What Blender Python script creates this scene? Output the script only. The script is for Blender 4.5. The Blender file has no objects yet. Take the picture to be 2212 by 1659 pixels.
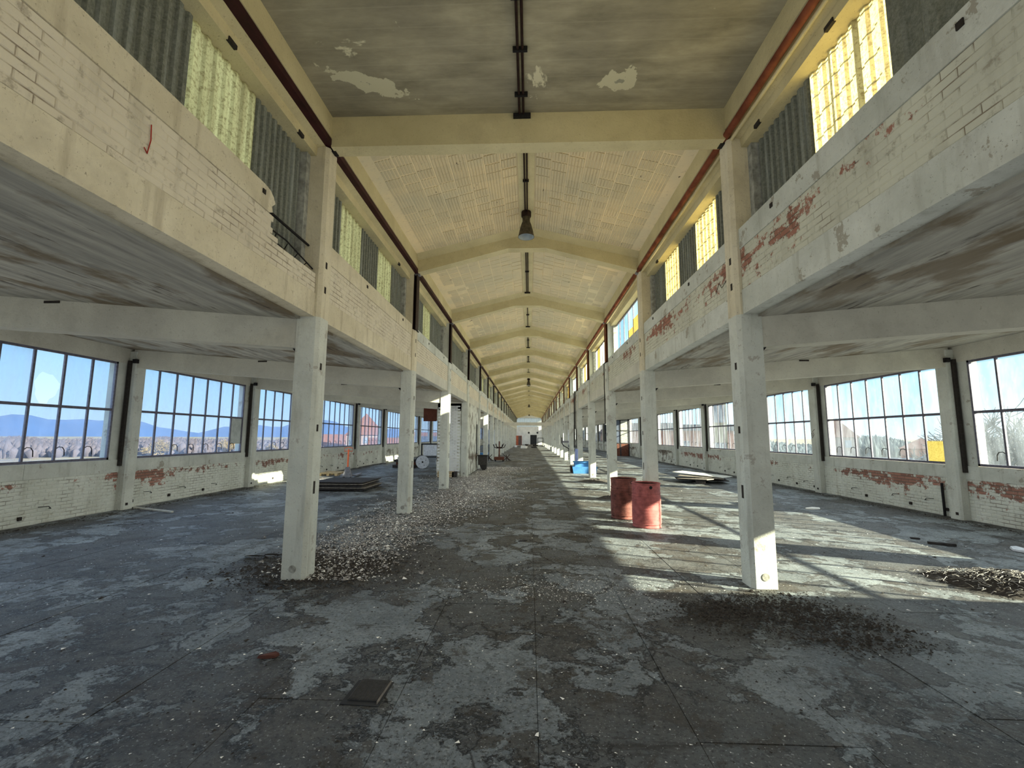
import bpy, math, random
import numpy as np
from mathutils import Vector, Matrix

rnd = random.Random(7)
scene = bpy.context.scene
COL = scene.collection

# ------------------------------------------------------------------ camera
F_PX, PITCH, YAW, ROLL = 961.42, .1176, .0396, .0052
cam_data = bpy.data.cameras.new('camera')
cam = bpy.data.objects.new('camera', cam_data)
COL.objects.link(cam)
cam_data.sensor_fit = 'HORIZONTAL'
cam_data.sensor_width = 36.0
cam_data.lens = 36.0 * F_PX / 2212.0
cam_data.clip_start = .05
cam_data.clip_end = 6000
cy_, sy_ = math.cos(YAW), math.sin(YAW)
fw = Vector((-sy_ * math.cos(PITCH), cy_ * math.cos(PITCH), math.sin(PITCH)))
rt = Vector((cy_, sy_, 0))
up = rt.cross(fw)
R2 = math.cos(ROLL) * rt + math.sin(ROLL) * up
U2 = -math.sin(ROLL) * rt + math.cos(ROLL) * up
mw = Matrix((R2, U2, -fw)).transposed().to_4x4()
mw.translation = Vector((.066, 0, 1.8))
cam.matrix_world = mw
scene.camera = cam

# ------------------------------------------------------------------ light
SUN = Vector((1, -.36, .407)).normalized()
world = bpy.data.worlds.new('world')
scene.world = world
world.use_nodes = True
wn = world.node_tree.nodes
wl = world.node_tree.links
wn.clear()
w_out = wn.new('ShaderNodeOutputWorld')
w_bg = wn.new('ShaderNodeBackground')
w_tc = wn.new('ShaderNodeTexCoord')
w_sep = wn.new('ShaderNodeSeparateXYZ')
w_ramp = wn.new('ShaderNodeValToRGB')
wl.new(w_tc.outputs['Generated'], w_sep.inputs[0])
wl.new(w_sep.outputs[2], w_ramp.inputs[0])
w_e = w_ramp.color_ramp.elements
for w_i, (w_p, w_c) in enumerate(((0.0, (.72, .86, .96)), (.06, (.60, .84, .98)), (.16, (.42, .75, 1.0)), (.40, (.24, .56, .95)), (1.0, (.10, .32, .78)))):
    w_x = w_e[w_i] if w_i < 2 else w_e.new(w_p)
    w_x.position = w_p
    w_x.color = (*w_c, 1)
# paler towards the sun
w_dot = wn.new('ShaderNodeVectorMath')
w_dot.operation = 'DOT_PRODUCT'
w_dot.inputs[1].default_value = SUN
wl.new(w_tc.outputs['Generated'], w_dot.inputs[0])
w_map = wn.new('ShaderNodeMapRange')
w_map.inputs[1].default_value = .35
w_map.inputs[2].default_value = 1.0
wl.new(w_dot.outputs['Value'], w_map.inputs[0])
w_mix = wn.new('ShaderNodeMix')
w_mix.data_type = 'RGBA'
wl.new(w_map.outputs[0], w_mix.inputs[0])
wl.new(w_ramp.outputs[0], w_mix.inputs[6])
w_mix.inputs[7].default_value = (1.0, 1.02, 1.0, 1)
w_bg.inputs['Strength'].default_value = .93
wl.new(w_mix.outputs[2], w_bg.inputs[0])
wl.new(w_bg.outputs[0], w_out.inputs[0])


def sun_lamp(name, to_sun, energy, color, angle):
    d = bpy.data.lights.new(name, 'SUN')
    d.energy = energy
    d.color = color
    d.angle = math.radians(angle)
    o = bpy.data.objects.new(name, d)
    COL.objects.link(o)
    o.rotation_mode = 'QUATERNION'
    o.rotation_quaternion = Vector(to_sun).normalized().to_track_quat('Z', 'Y')
    return o


sun_lamp('sun', SUN, 31.0, (1, .85, .61), .5)
# broad soft fill lamps added on either side to brighten the dark interior
sun_lamp('fill_east', (1, .1, .30), 5.0, (.92, .96, 1), 120)
sun_lamp('fill_west', (-1, .1, .30), 5.0, (.80, .90, 1), 120)

vs = scene.view_settings
scene.display_settings.display_device = 'sRGB'
vs.view_transform = 'Standard'
vs.look = 'None'
vs.exposure = .40
vs.gamma = 1.0
vs.use_curve_mapping = False
cy = scene.cycles
cy.max_bounces = 6
cy.diffuse_bounces = 3
cy.glossy_bounces = 2
cy.transmission_bounces = 4
cy.transparent_max_bounces = 10
cy.caustics_reflective = False
cy.caustics_refractive = False
cy.sample_clamp_indirect = 6
cy.use_fast_gi = True
cy.fast_gi_method = 'ADD'
world.light_settings.ao_factor = .30
world.light_settings.distance = 4.0
cy.use_denoising = True
cy.use_adaptive_sampling = True
cy.adaptive_threshold = .04

# ------------------------------------------------------------------ node helpers
MATS = {}


class NT:
    def __init__(s, name):
        m = bpy.data.materials.new(name)
        m.use_nodes = True
        s.m = m
        s.n = m.node_tree.nodes
        s.l = m.node_tree.links
        s.n.clear()
        s.out = s.n.new('ShaderNodeOutputMaterial')
        s._pos = None

    def new(s, t, **k):
        n = s.n.new(t)
        for a, b in k.items():
            setattr(n, a, b)
        return n

    def set(s, sock, v):
        if hasattr(v, 'links') or isinstance(v, bpy.types.NodeSocket):
            s.l.new(v, sock)
        elif isinstance(v, tuple) and len(v) == 3 and sock.type == 'RGBA':
            sock.default_value = (*v, 1)
        else:
            sock.default_value = v

    def pos(s):
        if s._pos is None:
            s._pos = s.new('ShaderNodeNewGeometry').outputs['Position']
        return s._pos

    def mapv(s, scale=(1, 1, 1), loc=(0, 0, 0), src=None):
        m = s.new('ShaderNodeMapping')
        s.l.new(src or s.pos(), m.inputs[0])
        m.inputs['Scale'].default_value = scale
        m.inputs['Location'].default_value = loc
        return m.outputs[0]

    def noise(s, scale=1., detail=4., rough=.55, vec=None, dist=0., col=False):
        n = s.new('ShaderNodeTexNoise')
        s.l.new(vec or s.pos(), n.inputs['Vector'])
        n.inputs['Scale'].default_value = scale
        n.inputs['Detail'].default_value = detail
        n.inputs['Roughness'].default_value = rough
        n.inputs['Distortion'].default_value = dist
        return n.outputs['Color' if col else 'Fac']

    def ramp(s, fac, stops, interp='LINEAR'):
        r = s.new('ShaderNodeValToRGB')
        r.color_ramp.interpolation = interp
        e = r.color_ramp.elements
        for i, (p, c) in enumerate(stops):
            if not isinstance(c, tuple):
                c = (c, c, c)
            if i < 2:
                e[i].position = p
                e[i].color = (*c, 1)
            else:
                x = e.new(p)
                x.color = (*c, 1)
        s.l.new(fac, r.inputs[0])
        return r.outputs[0]

    def mix(s, fac, a, b, mode='MIX'):
        m = s.new('ShaderNodeMix', data_type='RGBA', blend_type=mode)
        s.set(m.inputs['Factor'] if False else m.inputs[0], fac)
        s.set(m.inputs[6], a)
        s.set(m.inputs[7], b)
        return m.outputs[2]

    def math(s, op, a, b=0.):
        m = s.new('ShaderNodeMath', operation=op)
        s.set(m.inputs[0], a)
        s.set(m.inputs[1], b)
        return m.outputs[0]

    def bump(s, h, strength=.3, dist=.01):
        b = s.new('ShaderNodeBump')
        b.inputs['Strength'].default_value = strength
        b.inputs['Distance'].default_value = dist
        s.l.new(h, b.inputs['Height'])
        return b.outputs[0]

    def sep(s, v):
        x = s.new('ShaderNodeSeparateXYZ')
        s.l.new(v, x.inputs[0])
        return x.outputs

    def pbsdf(s, color, rough=.85, normal=None, metal=0., spec=.3):
        b = s.new('ShaderNodeBsdfPrincipled')
        s.set(b.inputs['Base Color'], color)
        s.set(b.inputs['Roughness'], rough)
        b.inputs['Metallic'].default_value = metal
        b.inputs['Specular IOR Level'].default_value = spec
        if normal is not None:
            s.l.new(normal, b.inputs['Normal'])
        return b

    def done(s, shader):
        s.l.new(shader.outputs[0] if hasattr(shader, 'outputs') else shader, s.out.inputs[0])
        MATS[s.m.name] = s.m
        return s.m


def mat_paint(name, base, dark, grime=(.25, .22, .16), amount=.5, streak=True, chips=None, seed=0.):
    t = NT(name)
    n1 = t.noise(1.3, 5, .6, vec=t.mapv(loc=(seed, 0, 0)))
    c = t.mix(t.ramp(n1, [(.3, 0.), (.7, 1.)]), dark, base)
    if streak:
        n2 = t.noise(1., 5, .6, vec=t.mapv((7, 7, .9), (seed, 3, 0)))
        c = t.mix(t.ramp(n2, [(.54, 0.), (.75, amount)]), c, grime)
    n3 = t.noise(19, 5, .7)
    c = t.mix(t.ramp(n3, [(.60, 0.), (.70, .55 * amount + .15)]), c, grime)
    n5 = t.noise(45, 4, .75)
    c = t.mix(t.ramp(n5, [(.63, 0.), (.68, .75)]), c, tuple(x * .45 for x in grime))
    n6 = t.noise(2.2, 7, .72, vec=t.mapv(loc=(1, seed, 4)))
    c = t.mix(t.ramp(n6, [(.50, 0.), (.66, .45)]), c, tuple(x * .55 + y * .3 for x, y in zip(base, grime)))
    if chips:
        n4 = t.noise(2.6, 6, .68, vec=t.mapv(loc=(5 + seed, 2, 1)))
        c = t.mix(t.ramp(n4, [(.615, 0.), (.63, .85)]), c, chips)
    h = t.noise(30, 4, .6)
    t.done(t.pbsdf(c, .88, t.bump(t.math('ADD', h, t.math('MULTIPLY', n6, 2.)), .45, .012)))
    return MATS[name]


def simple(name, color, rough=.8, metal=0., var=.25, scale=8., bump=.2, spec=.3):
    t = NT(name)
    n = t.noise(scale, 4, .6)
    dk = tuple(x * (1 - var) for x in color)
    lt = tuple(min(1, x * (1 + var * .6)) for x in color)
    c = t.mix(t.ramp(n, [(.3, 0.), (.7, 1.)]), dk, lt)
    t.done(t.pbsdf(c, rough, t.bump(n, bump, .01), metal, spec))
    return MATS[name]


# ------------------------------------------------------------------ materials
mat_paint('column_paint', (.60, .62, .54), (.47, .49, .43), amount=.42, grime=(.17, .15, .11), chips=(.36, .34, .29))
mat_paint('upper_paint', (.67, .62, .46), (.52, .47, .33), amount=.5, grime=(.17, .13, .08), seed=9)
mat_paint('beam_paint', (.63, .56, .33), (.50, .44, .25), amount=.3, grime=(.28, .22, .12), streak=False, seed=4)
mat_paint('aisle_beam_paint', (.58, .57, .47), (.44, .43, .36), amount=.4, grime=(.20, .17, .12), streak=False, seed=6)
mat_paint('wall_band', (.60, .62, .55), (.42, .44, .38), amount=.45, grime=(.20, .18, .13), chips=(.30, .28, .22), seed=2)


def brick_mat(name, base, dark, joint, red_lo, red_hi, zc, zw, cover=.55, horizon=0.):
    """painted brick: limewash that has flaked away around height zc, leaving red brick and grey mortar."""
    for suffix in ('', '_mortar'):
        t = NT(name + suffix)
        p = t.pos()
        s = t.sep(p)
        n1 = t.noise(1.1, 4, .6)
        c = t.mix(t.ramp(n1, [(.3, 0.), (.7, 1.)]), dark, base)
        n2 = t.noise(9, 6, .7)
        c = t.mix(t.ramp(n2, [(.57, 0.), (.68, .55)]), c, (.19, .16, .11))
        n5 = t.noise(1., 5, .6, vec=t.mapv((5, 5, .8)))
        c = t.mix(t.ramp(n5, [(.55, 0.), (.75, .4)]), c, (.26, .24, .17))
        if suffix:
            c = t.mix(t.ramp(t.noise(2.4, 4, .6), [(.47, .04), (.62, .85)]), c, joint)
        dz = t.math('ABSOLUTE', t.math('SUBTRACT', s[2], zc))
        band = t.math('SUBTRACT', 1., t.math('DIVIDE', dz, zw))
        big = t.noise(.55, 3, .5)
        fine = t.noise(5.5, 7, .75)
        v = t.math('MULTIPLY', t.math('ADD', t.math('MULTIPLY', t.math('MAXIMUM', band, -1.), .20), t.math('ADD', big, t.math('MULTIPLY', fine, 1.15))), .5)
        oi_ = t.new('ShaderNodeObjectInfo').outputs['Random']
        v = t.math('ADD', v, t.math('MULTIPLY', t.math('SUBTRACT', oi_, .5), .075 if not suffix else 0.))
        m = t.ramp(v, [(cover + .06, 0.), (cover + .085, .92)])
        rnd_ = t.new('ShaderNodeObjectInfo').outputs['Random']
        red = t.mix(rnd_, red_lo, red_hi)
        c = t.mix(m, c, red if not suffix else (.10, .075, .055))
        h = t.noise(40, 4, .65)
        t.done(t.pbsdf(c, .9, t.bump(h, .4, .008)))


brick_mat('brick_side', (.66, .68, .60), (.52, .54, .46), (.16, .14, .11), (.20, .075, .05), (.34, .15, .105), .79, .26, .568)
brick_mat('brick_nave', (.66, .61, .47), (.55, .50, .38), (.17, .13, .09), (.20, .075, .05), (.32, .14, .10), 4.22, .35, .725)
brick_mat('brick_nave_east', (.58, .58, .46), (.46, .46, .37), (.17, .13, .09), (.20, .07, .045), (.31, .13, .09), 4.10, .28, .565)


def ceiling_mats():
    # shuttered concrete of the first flat bay
    t = NT('board_concrete')
    n = t.noise(1., 6, .65, vec=t.mapv((1.2, 4, 1)))
    n2 = t.noise(.8, 4, .55)
    c = t.mix(t.ramp(n, [(.3, 0.), (.72, 1.)]), (.22, .20, .13), (.46, .42, .28))
    c = t.mix(t.ramp(n2, [(.35, 0.), (.7, .5)]), c, (.17, .155, .12))
    n3 = t.noise(.9, 6, .62, vec=t.mapv(loc=(3.2, 8, 0)), dist=.6)
    c = t.mix(t.ramp(n3, [(.635, 0.), (.655, .9)]), c, (.66, .62, .42))
    c = t.mix(t.ramp(n3, [(.70, 0.), (.715, .9)]), c, (.22, .21, .16))
    # two old repairs where the skim has come away
    nn = t.noise(3.2, 6, .65)
    for (ex, ey, sx, sy, tilt) in ((-2.02, 5.10, .85, 3.0, .45), (1.20, 5.17, 1.9, 2.6, -.3)):
        mp = t.new('ShaderNodeMapping', vector_type='TEXTURE')
        t.l.new(t.pos(), mp.inputs[0])
        mp.inputs['Location'].default_value = (ex, ey, 6.26)
        mp.inputs['Rotation'].default_value = (0, 0, tilt)
        mp.inputs['Scale'].default_value = (1 / sx, 1 / sy, 1)
        ln = t.new('ShaderNodeVectorMath', operation='LENGTH')
        t.l.new(mp.outputs[0], ln.inputs[0])
        rr = t.math('ADD', ln.outputs['Value'], t.math('MULTIPLY', nn, 1.15))
        c = t.mix(t.ramp(rr, [(0., .9), (.99, .9), (1., 0.)]), c, (.58, .55, .37))
        c = t.mix(t.ramp(rr, [(0., .8), (.66, .8), (.675, 0.)]), c, (.24, .24, .18))
    w = t.new('ShaderNodeTexWave', wave_type='BANDS', bands_direction='Y')
    t.l.new(t.pos(), w.inputs[0])
    w.inputs['Scale'].default_value = 1.3
    w.inputs['Distortion'].default_value = .2
    c = t.mix(t.ramp(w.outputs['Fac'], [(.0, .10), (.02, 0.)]), c, (.60, .56, .40))
    t.done(t.pbsdf(c, .9, t.bump(n, .4, .01)))
    # hollow clay tiles, limewashed
    for nm, k in (('clay_tile', 1.), ('tile_joint', 1.18)):
        t = NT(nm)
        n1 = t.noise(.7, 4, .6)
        c = t.mix(t.ramp(n1, [(.35, 0.), (.68, 1.)]), (.58 * k, .52 * k, .35 * k), (.74 * k, .61 * k, .37 * k))
        n2 = t.noise(14, 5, .7)
        c = t.mix(t.ramp(n2, [(.58, 0.), (.72, .5)]), c, (.40, .32, .20))
        n4 = t.noise(7, 3, .5, vec=t.mapv((1, .6, 1)))
        c = t.mix(t.ramp(n4, [(.72, 0.), (.735, .9)]), c, (.08, .06, .04))
        if nm == 'clay_tile':
            oi = t.new('ShaderNodeObjectInfo').outputs['Random']
            c = t.mix(t.ramp(oi, [(0., 0.), (1., .30)]), c, (.42, .37, .25))
        t.done(t.pbsdf(c, .9, t.bump(n2, .5, .01)))
    # aisle soffits: boards running along the hall, soot and damp stains
    t = NT('aisle_soffit')
    n = t.noise(1., 6, .65, vec=t.mapv((8, .8, 1)))
    c = t.mix(t.ramp(n, [(.33, 0.), (.66, 1.)]), (.20, .20, .175), (.43, .42, .35))
    n2 = t.noise(1., 6, .62, vec=t.mapv((1.3, .75, 1), (1.5, 2.3, 0)), dist=.3)
    c = t.mix(t.ramp(n2, [(.485, 0.), (.585, .85)]), c, (.14, .105, .06))
    n3 = t.noise(1., 6, .7, vec=t.mapv((5, .8, 1), (7, 1, 0)))
    c = t.mix(t.ramp(n3, [(.585, 0.), (.66, .9)]), c, (.05, .038, .03))
    n4 = t.noise(.5, 3, .5)
    c = t.mix(t.ramp(n4, [(.4, 0.), (.7, .35)]), c, (.30, .29, .25))
    t.done(t.pbsdf(c, .9, t.bump(n, .6, .012)))


ceiling_mats()


def floor_mat(name, darker=0.):
    t = NT(name)
    p = t.pos()
    warp = t.noise(1.7, 5, .6, col=True)
    wv = t.new('ShaderNodeVectorMath', operation='SCALE')
    t.l.new(warp, wv.inputs[0])
    wv.inputs['Scale'].default_value = .9
    pv = t.new('ShaderNodeVectorMath', operation='ADD')
    t.l.new(p, pv.inputs[0])
    t.l.new(wv.outputs[0], pv.inputs[1])
    q = pv.outputs[0]
    oi = t.new('ShaderNodeObjectInfo').outputs['Random']
    base = t.mix(t.ramp(t.noise(.9, 6, .62), [(.32, 0.), (.68, 1.)]), (.095, .118, .128), (.30, .345, .355))
    base = t.mix(t.ramp(t.noise(9, 7, .75), [(.42, 0.), (.68, .65)]), base, (.10, .108, .106))
    base = t.mix(t.ramp(t.noise(13, 7, .8), [(.52, 0.), (.66, .6)]), base, (.36, .38, .365))
    base = t.mix(t.ramp(oi, [(0., .0), (1., .42)]), base, (.085, .090, .092))
    # lifted screed: a separate level with an eaten edge
    n1 = t.noise(.95, 9, .63, vec=q)
    crust = t.ramp(n1, [(.505, 0.), (.511, 1.)])
    ccol = t.mix(t.ramp(t.noise(5, 8, .8), [(.38, 0.), (.62, 1.)]), (.014, .012, .010), (.085, .078, .066))
    ccol = t.mix(t.ramp(t.noise(.7, 4, .6, vec=t.mapv(loc=(4, 4, 0))), [(.42, 0.), (.60, .7)]), ccol, (.085, .092, .092))
    c = t.mix(t.math('MULTIPLY', crust, .9), base, ccol)
    edge = t.ramp(n1, [(.484, 0.), (.503, 1.), (.511, 1.), (.517, 0.)])
    c = t.mix(t.math('MULTIPLY', edge, .9), c, (.010, .009, .008))
    n2 = t.noise(2.6, 9, .66, vec=q)
    edge2 = t.ramp(n2, [(.545, 0.), (.553, 1.), (.562, 0.)])
    c = t.mix(t.math('MULTIPLY', edge2, .75), c, (.012, .010, .009))
    d2 = t.ramp(n2, [(.556, 0.), (.59, .75)])
    c = t.mix(d2, c, (.040, .032, .022))
    vo = t.new('ShaderNodeTexVoronoi', feature='DISTANCE_TO_EDGE')
    t.l.new(q, vo.inputs['Vector'])
    vo.inputs['Scale'].default_value = .62
    crk = t.ramp(vo.outputs['Distance'], [(0., 1.), (.006, .9), (.016, 0.)])
    crk = t.math('MULTIPLY', crk, t.ramp(t.noise(.8, 3, .5, vec=t.mapv(loc=(9, 1, 0))), [(.44, 0.), (.52, .9)]))
    c = t.mix(crk, c, (.008, .007, .006))
    n3 = t.noise(1., 8, .75, vec=t.mapv((.55, 3.2, 1), (2, 5, 0)))
    c = t.mix(t.ramp(n3, [(.575, 0.), (.64, .8)]), c, (.024, .020, .016))
    sp = t.noise(48, 4, .7)
    c = t.mix(t.ramp(sp, [(.60, 0.), (.67, .65)]), c, (.44, .46, .45))
    sp2 = t.noise(30, 5, .8)
    c = t.mix(t.ramp(sp2, [(.53, 0.), (.61, .85)]), c, (.020, .019, .017))
    h = t.math('ADD', t.math('MULTIPLY', crust, .7), t.math('ADD', t.math('MULTIPLY', t.noise(16, 8, .8), .8), t.math('MULTIPLY', n2, .8)))
    t.done(t.pbsdf(c, .55, t.bump(h, 1., .025), spec=.38))


floor_mat('floor_concrete')
simple('floor_joint', (.012, .011, .010), var=.2)
simple('gravel_bed', (.07, .065, .058), var=.5, scale=30, bump=.9)


def translucent_sheet(name, col, trans, speck):
    t = NT(name)
    n = t.noise(28, 5, .75)
    n2 = t.noise(1., 5, .6, vec=t.mapv((6, 6, .6)))
    c = t.mix(t.ramp(n, [(.48, 0.), (.62, .8)]), col, speck)
    c = t.mix(t.ramp(n2, [(.45, 0.), (.72, .6)]), c, speck)
    d = t.new('ShaderNodeBsdfDiffuse')
    t.set(d.inputs[0], c)
    tr = t.new('ShaderNodeBsdfTranslucent')
    t.set(tr.inputs[0], c)
    m = t.new('ShaderNodeMixShader')
    m.inputs[0].default_value = trans
    t.l.new(d.outputs[0], m.inputs[1])
    t.l.new(tr.outputs[0], m.inputs[2])
    t.done(m)


translucent_sheet('plastic_sheet', (.37, .335, .145), .80, (.14, .105, .04))
translucent_sheet('frosted_glass', (.60, .64, .62), .85, (.36, .38, .33))
translucent_sheet('yellow_paper', (.50, .45, .22), .6, (.38, .32, .13))


def sheet_metal():
    t = NT('fibre_sheet')
    n = t.noise(35, 5, .75)
    n2 = t.noise(1., 5, .6, vec=t.mapv((9, 9, .5)))
    c = t.mix(t.ramp(n, [(.35, 0.), (.7, 1.)]), (.115, .125, .10), (.25, .265, .225))
    c = t.mix(t.ramp(n2, [(.5, 0.), (.72, .55)]), c, (.38, .42, .40))
    t.done(t.pbsdf(c, .8, t.bump(n, .4, .008)))


sheet_metal()


def glass_mat(name, tint, dirt, dcol=(.62, .70, .80), seed=0.):
    t = NT(name)
    tr = t.new('ShaderNodeBsdfTransparent')
    tr.inputs[0].default_value = (*tint, 1)
    tl = t.new('ShaderNodeBsdfTranslucent')
    tl.inputs[0].default_value = (*dcol, 1)
    df = t.new('ShaderNodeBsdfDiffuse')
    df.inputs[0].default_value = (*dcol, 1)
    mm = t.new('ShaderNodeMixShader')
    mm.inputs[0].default_value = .3
    t.l.new(tl.outputs[0], mm.inputs[1])
    t.l.new(df.outputs[0], mm.inputs[2])
    oi = t.new('ShaderNodeObjectInfo').outputs['Random']
    n = t.noise(1., 6, .62, vec=t.mapv((3, 3, .8), (seed, 0, 0)))
    nf = t.noise(9., 5, .7)
    f = t.math('ADD', t.math('MULTIPLY', t.ramp(n, [(.38, .05), (.72, 1.)]), dirt), t.math('MULTIPLY', oi, dirt * .5))
    f = t.math('ADD', f, t.math('MULTIPLY', t.ramp(nf, [(.55, 0.), (.75, 1.)]), dirt * .4))
    m = t.new('ShaderNodeMixShader')
    t.l.new(f, m.inputs[0])
    t.l.new(tr.outputs[0], m.inputs[1])
    t.l.new(mm.outputs[0], m.inputs[2])
    t.done(m)


glass_mat('glass_west', (.80, .88, .96), .16, (.60, .66, .82))
glass_mat('glass_east', (.88, .94, .96), .055, (.62, .74, .86), 4)
simple('window_steel', (.16, .155, .19), .6, .3, .3, 20)
simple('opaque_pane', (.46, .50, .46), .7, 0, .2, 6)
simple('dark_steel', (.030, .016, .014), .6, .2, .5, 14)
simple('rust_steel', (.17, .062, .028), .75, .1, .5, 9)
simple('rust_pipe', (.20, .062, .032), .65, .1, .6, 4)
simple('maroon_pipe', (.040, .010, .012), .6, .1, .5, 4)
simple('black_iron', (.018, .017, .018), .7, .2, .4, 20)
simple('socket_dark', (.035, .030, .026), .9, 0, .4, 20)
simple('pocket_grey', (.30, .30, .26), .9, 0, .4, 30)
simple('cover_plate', (.055, .055, .055), .7, .2, .3, 40)
simple('plaster_jamb', (.36, .37, .33), .9, 0, .5, 9, .5)
simple('lamp_enamel', (.085, .072, .048), .6, .1, .6, 14)
simple('lamp_inside', (.42, .48, .50), .5, 0, .15, 10)
simple('drum_red', (.36, .105, .095), .7, 0, .45, 9)
simple('drum_rust', (.20, .072, .055), .7, .1, .6, 9)
simple('blue_plastic', (.07, .24, .52), .5, 0, .25, 5)
simple('pale_blue', (.30, .36, .62), .55, 0, .2, 5)
simple('weathered_wood', (.20, .18, .15), .85, 0, .45, 12)
simple('dark_wood', (.045, .04, .038), .85, 0, .5, 12)
simple('pale_board', (.52, .52, .46), .85, 0, .2, 8)
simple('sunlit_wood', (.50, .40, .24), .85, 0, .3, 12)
simple('orange_paint', (.80, .16, .06), .5, 0, .2, 8)
simple('grey_metal', (.23, .23, .25), .6, .2, .3, 10)
simple('reel_white', (.60, .64, .68), .8, 0, .25, 10)
simple('reel_dark', (.05, .05, .055), .8, 0, .4, 20)
simple('sign_brown', (.12, .040, .026), .7, 0, .3, 6)
simple('dark_bin', (.065, .062, .060), .7, 0, .35, 16)
simple('rust_brown', (.14, .055, .035), .8, 0, .5, 12)
simple('flake_white', (.80, .80, .74), .8, 0, .1, 20)
simple('flake_grey', (.30, .29, .27), .9, 0, .5, 40)
simple('flake_dark', (.050, .044, .038), .9, 0, .5, 40)
simple('red_tile', (.085, .036, .028), .85, 0, .3, 4)
simple('red_mark', (.32, .03, .02), .8, 0, .1, 4)
simple('brick_red_far', (.17, .062, .040), .9, 0, .25, .6)
simple('render_pink', (0.14, 0.105, 0.1), .9, 0, .15, .6)
simple('render_cream', (0.14, 0.12, 0.08), .9, 0, .15, .6)
simple('render_white', (0.15, 0.155, 0.155), .9, 0, .12, .6)
simple('slate', (0.018, 0.028, 0.045), .8, 0, .25, .8)
simple('window_far', (.10, .12, .16), .3, 0, .2, 1)
simple('bark_far', (.22, .16, .12), .9, 0, .25, 2)
simple('bark_grey', (0.02, 0.024, 0.028), .9, 0, .3, 2)
simple('twigs_gold', (0.13, 0.092, 0.035), .9, 0, .25, 2)
simple('twigs_brown', (.050, .040, .044), .9, 0, .25, .2)
simple('evergreen', (0.01, 0.022, 0.03), .9, 0, .3, .3)
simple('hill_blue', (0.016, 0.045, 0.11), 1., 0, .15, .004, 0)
simple('stop_door', (.03, .032, .035), .7, 0, .3, 4)
simple('white_wall', (.66, .68, .66), .9, 0, .15, 1.5)
simple('cabinet_orange', (.46, .13, .07), .7, 0, .3, 4)
simple('beige_band', (.45, .44, .38), .9, 0, .2, 3)


def field_mat():
    t = NT('fields')
    n = t.noise(.012, 5, .6)
    c = t.ramp(n, [(.32, (.025, .032, .022)), (.46, (.075, .062, .034)), (.56, (.12, .092, .045)), (.70, (.040, .032, .032))])
    t.done(t.pbsdf(c, .95))


field_mat()


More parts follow.
